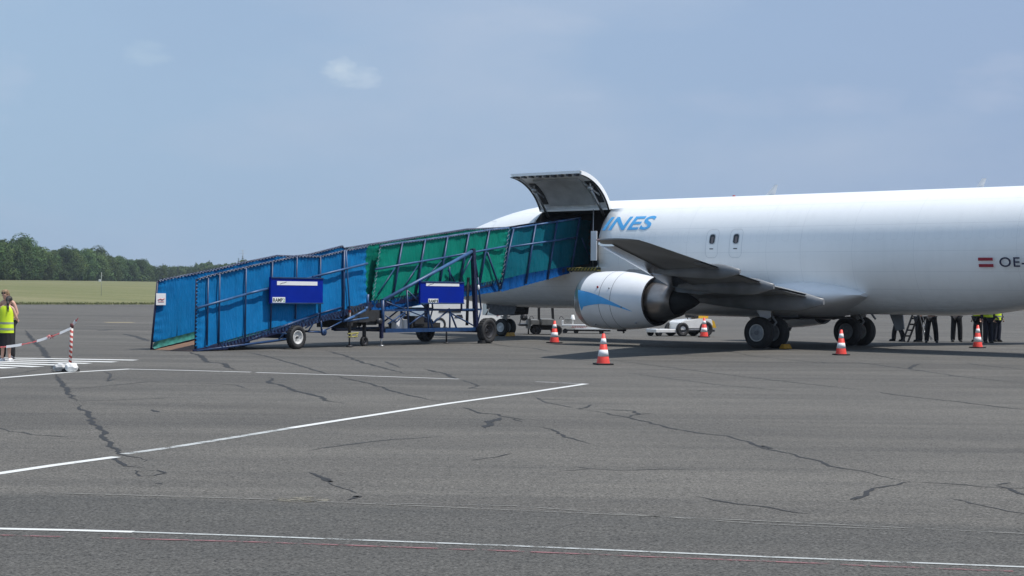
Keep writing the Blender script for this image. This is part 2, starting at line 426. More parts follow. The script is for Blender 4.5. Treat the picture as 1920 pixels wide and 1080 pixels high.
def ter(x, y):
    d = (Vector((x, y))-GA).dot(gn)          # distance beyond the apron edge
    if d <= 0: return -.12
    h = 2.9*(1-math.exp(-d/150.0)) + .012*max(0, d-60)*.35
    al = (Vector((x, y))-GA).dot(gd)
    h += 1.2*math.exp(-((al-60)/50.0)**2)*(1-math.exp(-d/60))
    return -.03 + h*min(1, d/25) + .12*mnoise.noise((x*.05, y*.05, 0))*min(1, d/5)
b = MB(); NX, NY = 90, 80; vs = []
for j in range(NY+1):
    dd = -6 + (3200)*(j/NY)**2.6
    row = []
    for i in range(NX+1):
        al = -500+3600*(i/NX)
        p = GA+gd*al+gn*dd; row.append(b.bm.verts.new((p.x, p.y, ter(p.x, p.y))))
    vs.append(row)
for j in range(NY):
    for i in range(NX):
        f = b.bm.faces.new((vs[j][i], vs[j][i+1], vs[j+1][i+1], vs[j+1][i])); f.smooth = True
g = b.build('grass_field', M_GRASS); g['kind'] = 'structure'
if g.data.polygons[0].normal.z < 0: g.data.flip_normals()
# base ground far beyond everything
sheet([(-4500, -1500), (4500, -1500), (4500, 5200), (-4500, 5200)], -.3, 'ground', M_GRASS)

# grass blades along the apron edge and over the near meadow
def blade_mat(name, c1, c2):
    t = T(name); c = t.mix(t.ramp(t.noise(.35, 4, .6), .35, .65), c1, c2)
    t.lk(c, t.b.inputs['Base Color']); t.b.inputs['Roughness'].default_value = .9; t.b.inputs['Specular IOR Level'].default_value = .1
    return t.m
M_BL = [blade_mat('grass_green', (.155, .175, .075), (.19, .20, .095)), blade_mat('grass_straw', (.235, .225, .13), (.205, .20, .11))]
b = MB(); rnd = random.Random(3)
for k in range(16000):
    al = rnd.uniform(-28, 75); d = abs(rnd.gauss(0, 1))
    d = rnd.uniform(0, 2.5)
    p = GA+gd*al+gn*d; h = rnd.uniform(.12, .34)*(.8 if d < 2 else 1.0); a = rnd.uniform(0, 6.28); wd = rnd.uniform(.05, .14)+d*.001
    z = ter(p.x, p.y)-.02; c, s_ = math.cos(a)*wd, math.sin(a)*wd
    straw = 1 if rnd.random() < (.15 if d < 3 else .45) else 0
    l = rnd.uniform(-.15, .15)
    b.face([(p.x-c, p.y-s_, z), (p.x+c, p.y+s_, z), (p.x+l, p.y+l*.5, z+h)], straw)
o = b.build('grass_blades', M_BL, recalc=False); tag(o, 'tall green and straw coloured grass along the edge of the apron', 'grass', kind='stuff')

# ---- painted lines
def ribbon(b, pts, wd, z, mi=0, taper=False, jit=0.0, rnd=random):
    P = [Vector((p[0], p[1])) for p in pts]; L = []
    for i, p in enumerate(P):
        a = P[max(0, i-1)]; c = P[min(len(P)-1, i+1)]; d = (c-a)
        d = d.normalized() if d.length > 1e-6 else Vector((1, 0)); n = Vector((-d.y, d.x))
        ww = wd*(1+rnd.uniform(-jit, jit))*.5
        if taper: ww *= max(.15, min(1, i/(len(P)*.15+.01), (len(P)-1-i)/(len(P)*.15+.01)))
        L.append((b.bm.verts.new((*(p+n*ww), z)), b.bm.verts.new((*(p-n*ww), z))))
    for (a, c), (e, f) in zip(L, L[1:]):
        fc = b.bm.faces.new((a, c, f, e)); fc.material_index = mi
def upfix(o):
    me = o.data; bm = bmesh.new(); bm.from_mesh(me)
    for f in bm.faces:
        if f.normal.z < 0: f.normal_flip()
    bm.to_mesh(me); bm.free(); return o
def gl(pts): return [gnd(*p) for p in pts]
def line(name, pts, wd, m, z=.004):
    b = MB(); ribbon(b, gl(pts), wd, z); o = upfix(b.build(name, m, recalc=False)); o['kind'] = 'structure'; return o
line('stand_marking', [(-120, 718), (0, 709), (120, 699), (245, 692)], .17, M_LINE)
line('stand_marking', [(247, 692.5), (345, 694.7), (430, 697), (470, 698)], .13, M_LINE)
line('stand_marking', [(480, 698.5), (640, 703.5), (860, 711)], .11, M_LINE)
line('stand_marking', [(1005, 716), (1097, 720)], .10, M_LINEW)
line('stand_marking', [(1099, 720), (1000, 735), (840, 757), (640, 788), (545, 803)], .13, M_LINE, .005)
line('stand_marking', [(545, 803), (460, 817), (330, 838), (232, 852)], .12, M_LINEW)
line('stand_marking', [(218, 857), (100, 873), (0, 888), (-120, 905)], .13, M_LINE)
line('lane_marking', [(-200, 987), (0, 992), (140, 995), (250, 998)], .085, M_LINE)
line('lane_marking', [(250, 998), (480, 1006), (960, 1024), (1440, 1045), (2100, 1071)], .055, M_LINEW)
line('red_lane_marking', [(0, 1004), (120, 1007)], .05, M_RED)
line('red_lane_marking', [(190, 1009), (480, 1017), (960, 1034), (1300, 1048), (1560, 1058)], .05, M_RED)
line('red_lane_marking', [(1575, 1059.5), (1770, 1067), (1900, 1072)], .05, M_RED)
line('pavement_seam', [(100, 925), (480, 936), (960, 957), (1440, 978), (2100, 1010)], .035, M_LINEF)
line('pavement_seam', [(700, 944), (960, 949), (1440, 984), (1700, 994)], .03, M_LINEF)
line('yellow_marking', [(198, 604.5), (250, 604.5)], .9, M_YEL)
b = MB()
for p in [((-60, 671), (52, 672), (255, 675.5)), ((-60, 673.5), (28, 675), (216, 679)), ((-60, 676), (0, 678), (167, 681.7)), ((-60, 679), (0, 681), (122, 685)),
          ((-60, 682.5), (0, 685), (72, 688)), ((-60, 687), (0, 689.3), (20, 690.5))]:
    ribbon(b, gl(p), .42, .004)
o = upfix(b.build('walkway_marking', M_LINE, recalc=False)); o['kind'] = 'structure'
# dusty patch beside the seam
b = MB(); c0 = gnd(565, 937)
pts = [(c0.x+.24*math.cos(a)*(1+.5*mnoise.noise((a*1.5, 3, 1))), c0.y+.17*math.sin(a)*(1+.3*mnoise.noise((a, 1, 7))), .004) for a in [i*6.283/40 for i in range(40)]]
b.face(pts); o = upfix(b.build('dust_patch', M_DUST, recalc=False)); o['kind'] = 'structure'

# ---- tar-sealed cracks
def rc(l): return [(960+x/2, 660+y/2) for x, y in l]
def lc(l): return [(x/2, 660+y/2) for x, y in l]
CR = [  # (points in photo bearings, width m, faint?)
    ([(48, 619), (57, 633), (70, 646), (78, 652), (85, 662), (84, 666), (92, 672), (97, 684), (100, 697)], .17, 0),
    ([(105, 703), (112, 715), (130, 738), (143, 752)], .10, 0),
    ([(143, 757), (150, 765), (163, 774), (172, 787), (190, 808), (205, 833), (222, 851), (240, 855), (258, 859), (270, 866)], .085, 0),
    ([(208, 855), (222, 866), (238, 874), (272, 877)], .055, 0), ([(250, 882), (262, 893), (290, 892), (312, 887), (296, 882), (252, 884)], .04, 0),
    ([(286, 907), (305, 908)], .06, 0),
    ([(-40, 798), (0, 803), (20, 809), (45, 811), (60, 815), (135, 820)], .05, 1), ([(100, 753), (200, 751), (345, 745)], .05, 1),
    ([(130, 730), (280, 716), (420, 720), (440, 722), (472, 731)], .05, 1), ([(282, 768), (298, 773)], .10, 0),
    ([(195, 696), (208, 703), (202, 715), (218, 709)], .07, 1),
    ([(355, 660), (375, 667), (388, 679), (420, 682), (430, 690), (442, 694)], .16, 0),
    ([(497, 707), (515, 710), (503, 717), (535, 725), (560, 735), (595, 742), (615, 751), (645, 757)], .11, 0),
    ([(460, 660), (500, 668), (560, 685), (600, 697), (625, 705)], .12, 1), ([(630, 705), (660, 712), (690, 718), (740, 735), (790, 747), (830, 753)], .08, 0),
    ([(865, 764), (885, 770), (900, 775), (930, 777), (955, 783), (985, 788)], .07, 0), ([(908, 803), (917, 797), (916, 790), (932, 788), (940, 783)], .13, 0),
    ([(610, 657), (650, 668), (680, 680), (720, 690), (760, 701)], .11, 0), ([(700, 678), (722, 678), (750, 689)], .10, 1),
    ([(795, 692), (835, 701), (855, 711)], .12, 0), ([(865, 712), (900, 724), (880, 728), (950, 731)], .08, 1), ([(1000, 745), (1020, 749), (1100, 751)], .05, 1),
    (rc([(0, 250), (40, 262)]), .05, 0), (rc([(80, 280), (150, 290), (200, 320), (240, 330), (300, 345)]), .055, 0), (rc([(90, 172), (130, 190), (245, 212)]), .05, 1),
    (rc([(245, 212), (330, 226), (430, 246), (520, 265), (620, 291), (700, 305), (800, 315), (870, 335), (930, 352), (950, 362), (1050, 385), (1150, 410), (1200, 428), (1350, 456), (1400, 470), (1500, 487)]), .06, 0),
    (rc([(922, 355), (945, 352), (975, 362), (950, 364)]), .09, 0),
    (rc([(1500, 487), (1700, 499), (1820, 509), (1990, 512)]), .035, 0), (rc([(242, 214), (275, 208), (298, 198)]), .09, 0), (rc([(330, 216), (400, 219), (462, 222), (475, 234), (430, 246)]), .06, 0),
    (rc([(470, 236), (533, 229)]), .04, 0), (rc([(1500, 487), (1450, 500), (1340, 511), (1325, 530), (1280, 556)]), .06, 0), (rc([(1280, 556), (1300, 548), (1330, 540)]), .09, 0),
    (rc([(700, 542), (760, 556), (850, 572), (950, 582), (1030, 596), (1110, 607)]), .045, 0), (rc([(170, 447), (240, 444), (300, 438), (400, 443), (700, 440)]), .03, 1), (rc([(235, 430), (290, 438)]), .04, 0),
    (rc([(1620, 548), (1700, 560), (1760, 575), (1850, 598), (1990, 616)]), .045, 1), (rc([(1810, 498), (1870, 490)]), .06, 0), (rc([(1830, 502), (1880, 514), (1905, 525), (1960, 545)]), .06, 0),
    (rc([(370, 30), (700, 72), (930, 100), (1200, 130), (1360, 148)]), .08, 1), (rc([(1360, 148), (1430, 160), (1500, 168), (1700, 190), (1840, 208), (2000, 222)]), .06, 0),
    (rc([(820, 0), (900, 15), (1150, 40), (1300, 40), (1500, 65), (1660, 90), (1990, 125)]), .09, 1), (rc([(1490, 66), (1502, 54), (1530, 44)]), .12, 0), (rc([(1500, 72), (1545, 70)]), .10, 0), (rc([(1640, 88), (1680, 92)]), .12, 0),
    (rc([(1690, 40), (1760, 50), (1990, 72)]), .08, 1), (rc([(1145, 36), (1190, 42)]), .09, 1), (rc([(650, 140), (740, 147)]), .05, 1),
    (lc([(1155, 452), (1190, 462), (1215, 478), (1240, 485)]), .07, 0), (lc([(1210, 470), (1240, 480), (1235, 488), (1205, 478)]), .07, 0), (lc([(1240, 488), (1290, 512), (1340, 530)]), .03, 1), (lc([(1300, 556), (1345, 540), (1350, 546)]), .10, 0),
    (lc([(1770, 408), (1850, 396), (1920, 380)]), .035, 0), (lc([(1150, 372), (1300, 348), (1480, 328), (1660, 316)]), .06, 1),
    ([(900, 641), (955, 650), (1000, 653), (1037, 660)], .12, 1), ([(1180, 700), (1350, 722), (1500, 735)], .06, 1),
    ([(230, 626), (255, 631), (280, 640)], .3, 1), ([(185, 620), (212, 618)], .4, 1), ([(0, 706), (40, 699), (90, 690)], .05, 1),
]
b = MB(); rnd = random.Random(11)
for pts, wd, faint in CR:
    P = gl(pts); Q = []
    for a, c in zip(P, P[1:]):
        n = max(2, int((c-a).length/.12))
        for k in range(min(n, 60)):
            t = k/min(n, 60); p = a.lerp(c, t)
            j = .07 if not faint else .05
            d = (c-a).normalized(); q = mnoise.noise((p.x*2.3, p.y*2.3, 5))*j+mnoise.noise((p.x*7, p.y*7, 2))*j*.5
            Q.append(Vector((p.x-d.y*q, p.y+d.x*q)))
    Q.append(Vector(P[-1][:2]))
    ribbon(b, Q, wd*(.76 if not faint else .72), .0025+rnd.random()*.0006, faint, True, .45, rnd)
o = upfix(b.build('sealed_cracks', [M_TAR, M_TARF], recalc=False)); o['kind'] = 'structure'

# ============================================================ TREES
def leaf_mat(name, c1, c2, c3):
    t = T(name); n = t.noise(.55, 3, .6); f = t.noise(3.5, 3, .6)
    c = t.mix(t.ramp(n, .38, .62), c1, c2); c = t.mix(t.math('MULTIPLY', t.ramp(f, .5, .75), .5), c, c3)
    oi = t.n('ShaderNodeObjectInfo'); hs = t.n('ShaderNodeHueSaturation')
    t.lk(t.ramp(oi.outputs['Random'], 0, 1, .55, 1.35), hs.inputs['Value']); t.lk(t.ramp(t.math('FRACT', t.math('MULTIPLY', oi.outputs['Random'], 7.3)), 0, 1, .475, .515), hs.inputs['Hue']); t.lk(c, hs.inputs['Color'])
    t.lk(hs.outputs[0], t.b.inputs['Base Color']); t.b.inputs['Roughness'].default_value = .8; t.b.inputs['Specular IOR Level'].default_value = .15
    return t.m
M_LF = [leaf_mat('broadleaf_foliage', (.045, .085, .028), (.070, .120, .036), (.10, .145, .045)),
        leaf_mat('pine_foliage', (.020, .040, .020), (.030, .055, .024), (.045, .07, .03))]
M_BARK = mat('bark', (.07, .055, .045), .9, var=.4)
def broad_crown(seed, h=13, w_=9.5, nleaf=6500):
    rn = random.Random(seed); b = MB(); lobes = []
    for k in range(15):
        t = (k+rn.random())/15; zz = h*(.10+.78*t); rr = w_*.5*math.sin(math.pi*min(.97, .25+.66*t))**.7*rn.uniform(.45, .8); a = k*2.4+rn.uniform(-.5, .5)
        lobes.append((Vector((rr*math.cos(a), rr*math.sin(a), zz)), rn.uniform(1.5, 2.7)*(h/13)))
    lobes.append((Vector((0, 0, h*.86)), 1.7*h/13)); lobes.append((Vector((0, 0, h*.45)), 2.8)); lobes.append((Vector((0, 0, h*.15)), 2.6))
    for k in range(nleaf):
        c, r = rn.choice(lobes)
        v = Vector((rn.gauss(0, 1), rn.gauss(0, 1), rn.gauss(0, 1))).normalized()
        p = c+v*r*(1+.13*mnoise.noise(v*3+c))*rn.uniform(.86, 1.06)
        if p.z < .4: continue
        n = (v+Vector((rn.uniform(-.6, .6), rn.uniform(-.6, .6), rn.uniform(-.2, .8)))).normalized()
        a = n.orthogonal().normalized(); c_ = n.cross(a); s_ = rn.uniform(.16, .42)
        th = rn.uniform(0, 6.28); a, c_ = a*math.cos(th)+c_*math.sin(th), c_*math.cos(th)-a*math.sin(th)
        b.face([p-a*s_, p-c_*s_*.6, p+a*s_, p+c_*s_*.6])
    return b
def pine_crown(seed, h=12, w_=4.4, nleaf=2600):
    rn = random.Random(seed); b = MB()
    for k in range(nleaf):
        t = rn.random()**.75; zz = h*(.14+.86*t); whorl = round(zz/.75)*.75
        zz = zz*.4+whorl*.6; rad = w_*.5*(1-t)**.85*rn.uniform(.3, 1.05)+.08; a = rn.uniform(0, 6.28)
        p = Vector((rad*math.cos(a), rad*math.sin(a), zz-rad*.3)); s_ = rn.uniform(.14, .36)
        o_ = Vector((math.cos(a), math.sin(a), -.35)); t_ = Vector((-math.sin(a), math.cos(a), 0))
        b.face([p-o_*s_, p-t_*s_*.5, p+o_*s_, p+t_*s_*.5])
    return b
def trunk(h, r):
    b = MB(); b.tube((0, 0, -.5), (0, 0, h*.55), r, 8, r*.6); b.tube((0, 0, h*.55), (0, 0, h*.85), r*.6, 6, r*.15)
    for k in range(6):
        a = k*1.9; z = h*(.25+.09*k); b.tube((0, 0, z), (1.6*math.cos(a), 1.6*math.sin(a), z+1.8), r*.3, 5, r*.1)
    return b
protos = []
TL = ['dark green broadleaf tree with a rounded crown in the wood beyond the meadow', 'slender dark pine rising from the far wood behind the blue ramp']
for k in range(5):
    t = empty('broadleaf_tree', (0, -9000, 0)); broad_crown(20+k, 13+k % 3, 9+k % 2*1.5).build('crown', M_LF[0], t, recalc=False)
    trunk(12, .28).build('trunk', M_BARK, t); protos.append(t)
pines = []
for k in range(2):
    t = empty('pine_tree', (0, -9000, 0)); pine_crown(40+k).build('crown', M_LF[1], t, recalc=False)
    trunk(11, .18).build('trunk', M_BARK, t); pines.append(t)
used = set()
def plant(proto, x, y, sc, rz, label, cat, group, sz=None):
    o = proto if proto.name not in used else copy_tree(proto)
    used.add(proto.name); used.add(o.name)
    o.location = (x, y, ter(x, y)-.1); o.rotation_euler = (0, 0, rz); o.scale = (sc, sc, sz or sc)
    return tag(o, label, cat, group)
rt = random.Random(5)
TALL = {}
def topline(px):   # photo's skyline of the wood
    P = [(-260, 440), (0, 447), (40, 446), (50, 446), (62, 456), (88, 466), (120, 461), (150, 466), (180, 462), (205, 476), (238, 481), (268, 486), (284, 493), (292, 499), (310, 495), (345, 496), (372, 488), (400, 491), (430, 490), (458, 482), (470, 490), (700, 494)]
    for (a, ya), (b_, yb) in zip(P, P[1:]):
        if a <= px <= b_: return ya+(yb-ya)*(px-a)/(b_-a)
    return 494
def dist(px):
    return 430+max(0, px+100)*1.15 if px < 288 else 1000
GL = 'broadleaf trees of the wood beyond the meadow'
k = 0
px = -150.0
while px < 288:
    Y = dist(px)
    for row in range(3):
        q = px+rt.uniform(-9, 9)+row*7; Yr = Y+row*14+rt.uniform(-4, 4)
        u, ww = ray(q, topline(q)+(0 if row == 2 else (10, 4)[row]+rt.uniform(-2, 6)))
        X = u*Yr; ztop = HC+ww*Yr; zb = ter(X, Yr); H = max(5, ztop-zb)
        pr = protos[rt.randrange(5)]; base = 14.2
        plant(pr, X, Yr, H/base*rt.uniform(.95, 1.1), rt.uniform(0, 6.28), TL[0], 'tree', GL, H/base)
    px += 26*430/Y*rt.uniform(.85, 1.2)
px = 288.0
while px < 480:
    Y = 1000+rt.uniform(-20, 20)
    for row in range(2):
        q = px+rt.uniform(-5, 5); Yr = Y+row*25
        u, ww = ray(q, topline(q)+(6 if row == 0 else 0)+rt.uniform(-1, 5)); X = u*Yr; H = HC+ww*Yr-ter(X, Yr)
        if rt.random() < .4:
            plant(pines[rt.randrange(2)], X, Yr, H/12, rt.uniform(0, 6.28), TL[1], 'pine tree', 'pines of the far wood behind the blue ramp', H/12*1.08)
        else:
            plant(protos[rt.randrange(5)], X, Yr, H/14.2, rt.uniform(0, 6.28), 'small distant broadleaf tree in the far wood seen above the blue ramp', 'tree', 'broadleaf trees of the far wood behind the blue ramp', H/14.2)
    px += rt.uniform(9, 14)
# dense mass of the wood behind the front trees (one mass, uncountable)
b = MB(); rn = random.Random(77)
for k in range(30000):
    q = rn.uniform(-300, 1000); Y = dist(q)+(8 if rn.random() < .4 else 45)+rn.uniform(0, 12); t = rn.random()**1.4
    ty = topline(q)+6+9*mnoise.noise((q*.06, 0, 0))
    if q > 480: ty = 503+9*mnoise.noise((q*.06, 0, 0))
    u, ww = ray(q, ty); X = u*Y; zt = HC+ww*Y; zb = ter(X, Y)-.5
    p = Vector((X, Y, zb+(zt-zb)*t)); s_ = rn.uniform(.35, .8)*Y/600
    n = Vector((rn.uniform(-1, 1), rn.uniform(-1, .3), rn.uniform(0, 1))).normalized(); a = n.orthogonal().normalized()*s_; c = n.cross(a)
    b.face([p-a, p-c*.7, p+a, p+c*.7])
o = b.build('wood_interior', M_LF[0], recalc=False); tag(o, 'dense dark mass of foliage deep in the wood behind the front trees', 'woodland', kind='stuff')
# pale bushes before the wood
bp_ = empty('bush', (0, -9000, 0)); broad_crown(90, 3.2, 5.5, 1500).build('foliage', M_LF[0], bp_, recalc=False)
b = MB(); b.tube((0, 0, -.3), (0, 0, 1.4), .09, 6, .05); b.build('stem', M_BARK, bp_)
for q in (-60, 20, 98, 118, 150, 205, 236, 262, 276):
    Y = dist(q)-13; u, _ = ray(q, 528)
    plant(bp_, u*Y, Y, rt.uniform(.8, 1.3), rt.uniform(0, 6.28), 'low rounded bush at the foot of the wood beyond the meadow', 'bush', 'bushes at the foot of the wood')

# instrument mast in the meadow
mx, my = ray(190, 540)[0]*205, 205
mast = empty('instrument_mast', (mx, my, ter(mx, my)), label='thin pale instrument mast standing in the meadow before the trees', cat='mast')
b = MB(); b.tube((0, 0, -.2), (0, 0, 2.75), .026, 8); b.tube((-.25, 0, 2.3), (.25, 0, 2.3), .015, 6); b.build('pole', mat('pale_mast', (.34, .37, .33), .6), mast)
b = MB(); b.box((-.2, -.02, 1.75), (.22, .2, .3), bev=.02); b.build('instrument_box', M_CREAM, mast)
# lattice pylon beyond the far wood
Yp = 1500; u, _ = ray(455, 500); PX = u*Yp
py = empty('lattice_pylon', (PX, Yp, 3), label='thin grey lattice pylon rising above the far wood behind the blue ramp', cat='pylon')
b = MB(); H = HC+ray(455, 468)[1]*Yp-3
for sx in (-1, 1):
    for sy in (-1, 1): b.tube((sx*1.5, sy*1.5, 0), (sx*.2, sy*.2, H), .09, 5)
for k in range(12):
    z0, z1 = H*k/12, H*(k+1)/12; r0, r1 = 1.5-1.3*k/12, 1.5-1.3*(k+1)/12; s_ = 1 if k % 2 else -1
    b.tube((s_*r0, -r0, z0), (-s_*r1, -r1, z1), .06, 4); b.tube((s_*r0, r0, z0), (-s_*r1, r1, z1), .06, 4)
b.build('lattice_tower', mat('pylon_steel', (.3, .33, .36), .6), py)
b = MB(); b.tube((-3.4, 0, H*.9), (3.4, 0, H*.9), .12, 5); b.tube((-2.4, 0, H*.97), (2.4, 0, H*.97), .1, 5); b.build('crossarm', mat('crossarm_steel', (.3, .33, .36), .6), py)

# ============================================================ AIRLINER  (local frame: x forward from main gear, y to port, z up)
TH = math.atan2(math.sin(R(43.577)), -math.cos(R(43.577)))
plane = empty('cargo_airliner', (10.09, 57.81, 0), TH, 'white twin engine cargo airliner with its side cargo door swung open', 'airliner')
def prof(tab, d):
    for (a, va), (b_, vb) in zip(tab, tab[1:]):
        if a <= d <= b_:
            t = (d-a)/(b_-a); return va+(vb-va)*t
    return tab[-1][1]
TOPT = [(0, 2.42), (.15, 2.72), (.4, 2.98), (.8, 3.22), (1.2, 3.42), (1.6, 3.68), (2.0, 3.95), (2.4, 4.15), (2.8, 4.31), (3.4, 4.49), (4.1, 4.68), (4.8, 4.84), (5.5, 4.96), (6.3, 5.06), (7.2, 5.13), (8, 5.148), (27, 5.148), (30, 5.12), (33, 5.02), (35.2, 4.78)]
BOTT = [(0, 2.42), (.15, 2.15), (.4, 1.95), (.8, 1.74), (1.4, 1.53), (2.1, 1.36), (3, 1.24), (4, 1.165), (5, 1.14), (6, 1.138), (23.5, 1.138), (25, 1.22), (27, 1.52), (29, 2.02), (31, 2.65), (33, 3.35), (34.5, 3.95), (35.2, 4.3)]
WIDT = [(0, .03), (.15, .35), (.4, .62), (.8, .92), (1.4, 1.2), (2.1, 1.43), (3, 1.63), (4, 1.77), (5, 1.85), (6, 1.88), (25, 1.88), (27, 1.80), (29, 1.6), (31, 1.25), (33, .8), (34.5, .42), (35.2, .16)]
ds = [0, .07, .15, .27, .4, .6, .8, 1.0, 1.2, 1.4, 1.6, 1.8, 2.0, 2.2, 2.4, 2.6, 2.8, 3.1, 3.4, 3.75, 4.1, 4.5, 4.8, 5.2, 5.5, 5.9, 6.3, 6.8, 7.2, 7.6, 8] + [8+i for i in range(1, 16)] + [23.5, 24.2, 25, 26, 27, 28, 29, 30, 31, 32, 33, 34, 34.6, 35.2]
NS = 96
def ring_at(d):
    zt, zb, hw = prof(TOPT, d), prof(BOTT, d), prof(WIDT, d); cz, hz = (zt+zb)/2, (zt-zb)/2
    return [(18.3-d, hw*math.cos(2*math.pi*i/NS), cz+max(hz, .02)*math.sin(2*math.pi*i/NS)) for i in range(NS)]
b = MB(); b.loft([ring_at(d) for d in ds])
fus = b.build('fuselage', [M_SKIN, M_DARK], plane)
# cargo door cut-out
DF, DA, DS, DH = 11.36, 7.92, 2.66, 4.76
b = MB(); pts = []; rr = .16
for cx, cz, a0 in ((DF-rr, DS+rr, -90), (DF-rr, DH-rr*.4, 0), (DA+rr, DH-rr*.4, 90), (DA+rr, DS+rr, 180)):
    for k in range(5):
        a = R(a0+k*22.5); pts.append((cx+rr*math.cos(a), -.85, cz+rr*(.4 if a0 in (0, 90) else 1)*math.sin(a)))
b.prism(pts, (0, 3.5, 0)); cut = b.build('door_cutter', M_DARK)
cut.location = plane.location; cut.rotation_euler = plane.rotation_euler
md = fus.modifiers.new('cut', 'BOOLEAN'); md.operation = 'DIFFERENCE'; md.object = cut; md.solver = 'EXACT'
bpy.context.view_layer.update(); bake(fus); bpy.data.objects.remove(cut)
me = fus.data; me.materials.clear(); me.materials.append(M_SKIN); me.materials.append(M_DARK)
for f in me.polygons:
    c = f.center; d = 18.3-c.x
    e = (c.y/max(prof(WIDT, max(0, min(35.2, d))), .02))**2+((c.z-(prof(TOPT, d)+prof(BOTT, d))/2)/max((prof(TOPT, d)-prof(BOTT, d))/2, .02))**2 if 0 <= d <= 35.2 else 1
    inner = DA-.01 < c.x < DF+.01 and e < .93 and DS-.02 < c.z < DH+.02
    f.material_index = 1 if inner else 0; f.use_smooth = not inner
def sk(x, z, off=.006, side=1):   # point on the constant-section skin
    t = max(-.999, min(.999, (z-ZC)/RZ)); c = math.sqrt(1-t*t)
    n = Vector((0, c/RY, t/RZ)).normalized(); return Vector((x, side*(RY*c+n.y*off), z+n.z*off))
# door surround: pale jamb and scuff plate with the hazard strip on the sill
def curve_strip(b, x0, x1, z0, z1, off, n=10, mi=0, side=1):
    A = [[sk(x, z0+(z1-z0)*k/n, off, side) for k in range(n+1)] for x in (x0, x1)]
    for k in range(n): b.face([A[0][k], A[1][k], A[1][k+1], A[0][k+1]], mi)
for xx in (DA-.05, DF):
    b = MB(); curve_strip(b, xx, xx+.05, DS, DH-.3, .012); b.build('door_surround', M_STEEL, fus)
def hazard():
    t = T('hazard_strip'); sp = t.n('ShaderNodeSeparateXYZ'); t.t.links.new(t.tc.outputs['Object'], sp.inputs[0])
    s_ = t.math('LESS_THAN', t.math('FRACT', t.math('MULTIPLY', t.math('ADD', sp.outputs[0], sp.outputs[2]), 6.5)), .5)
    t.lk(t.mix(s_, (.02, .02, .02), (.42, .33, .06)), t.b.inputs['Base Color']); return t.m
b = MB()
for k in range(1): b.prism([(DA-.1, 1.80, DS-.16), (DA-.1, 2.02, DS-.12), (DA-.1, 2.02, DS-.02), (DA-.1, 1.80, DS-.0)], (DF-DA+.1, 0, 0))
b.build('sill_guard', hazard(), plane)
# pale panel set just outside the skin to catch light; stanchion in the opening
b = MB(); b.box((7.93, 2.07, 3.42), (.28, .03, 1.06), bev=.008); b.build('entry_panel', M_WHITE, plane)
b = MB(); b.tube((DA+.5, 1.55, DS), (DA+.5, 1.55, DH), .016); b.build('stanchion', M_STEEL, plane)
# open cargo door: a curved panel turned up about its hinge
hz_, hy_ = 4.78, None
hy_ = sk(0, hz_, 0).y
a_h = math.atan2((hz_-ZC)/RZ, hy_/RY); a_s = math.atan2((DS+.10-ZC)/RZ, math.sqrt(1-((DS+.10-ZC)/RZ)**2))
OPEN = R(105.5)
def dpt(x, a, off):
    p = Vector((0, RY*math.cos(a), ZC+RZ*math.sin(a))); n = Vector((0, math.cos(a)/RY, math.sin(a)/RZ)).normalized(); p = p+n*off
    r = Matrix.Rotation(OPEN, 3, 'X') @ (p-Vector((0, hy_, hz_))); r += Vector((0, hy_+.02, hz_+.03)); return Vector((x, r.y, r.z))
door = None; b = MB(); ND = 22
def dshell(b, x0, x1, a0, a1, o0, o1, mi=0, n=ND):
    ang = [a0+(a1-a0)*k/n for k in range(n+1)]
    ring = lambda x: [dpt(x, a, o1) for a in ang]+[dpt(x, a, o0) for a in ang[::-1]]
    b.loft([ring(x0), ring(x1)], True, True, False, mi)
dshell(b, DA, DF, a_h, a_s, -.03, 0.0)
dshell(b, DA, DA+.07, a_h, a_s+.03, -.14, -.031); dshell(b, DF-.07, DF, a_h, a_s+.03, -.12, -.031)
dshell(b, DA+.07, DF-.07, a_s-.0, a_s+.035, -.10, -.031); dshell(b, DA+.07, DF-.07, a_h-.035, a_h, -.17, -.031)
door = b.build('cargo_door', [M_SKIN], plane)
b = MB(); dshell(b, DA+.075, DF-.075, a_h-.04, a_s+.04, -.075, -.035); b.build('inner_skin', M_DOORIN, door)
b = MB(); dshell(b, DA+.62, DF-.62, a_h-.12, a_s+.30, -.15, -.078)
b.build('lining_panel', M_LINER, door)
b = MB()
for k in range(9):
    x = DA+.25+k*(DF-DA-.5)/8; dshell(b, x-.07, x+.07, a_s+.0, a_s+.09, -.17, -.101, n=2)
b.build('latch_row', M_DSTEEL, door)
for x in (DA+.35, DF-.35):
    b = MB()
    dshell(b, x-.16, x+.16, a_h-.15, a_h+(a_s-a_h)*.62, -.10, -.079, n=6)
    b.build('actuator_recess', M_DARK, door)
    b = MB(); p1 = dpt(x, a_h+(a_s-a_h)*.50, -.2)
    b.tube(p1, (x, hy_+.05, hz_-.22), .05); b.ball(p1, .12); b.tube(dpt(x-.16, a_h+(a_s-a_h)*.30, -.16), p1, .035); b.tube(p1, dpt(x+.16, a_h+(a_s-a_h)*.62, -.16), .035); b.tube(p1, dpt(x-.12, a_h+(a_s-a_h)*.60, -.16), .03)
    b.build('door_actuator', M_STEEL, door)
for x0_, x1_, d_ in ((DA, DA+.06, -.141), (DF-.06, DF, -.121)):
    b = MB(); dshell(b, x0_, x1_, a_h, a_s, d_-.025, d_); b.build('door_seal', M_BLACK, door)

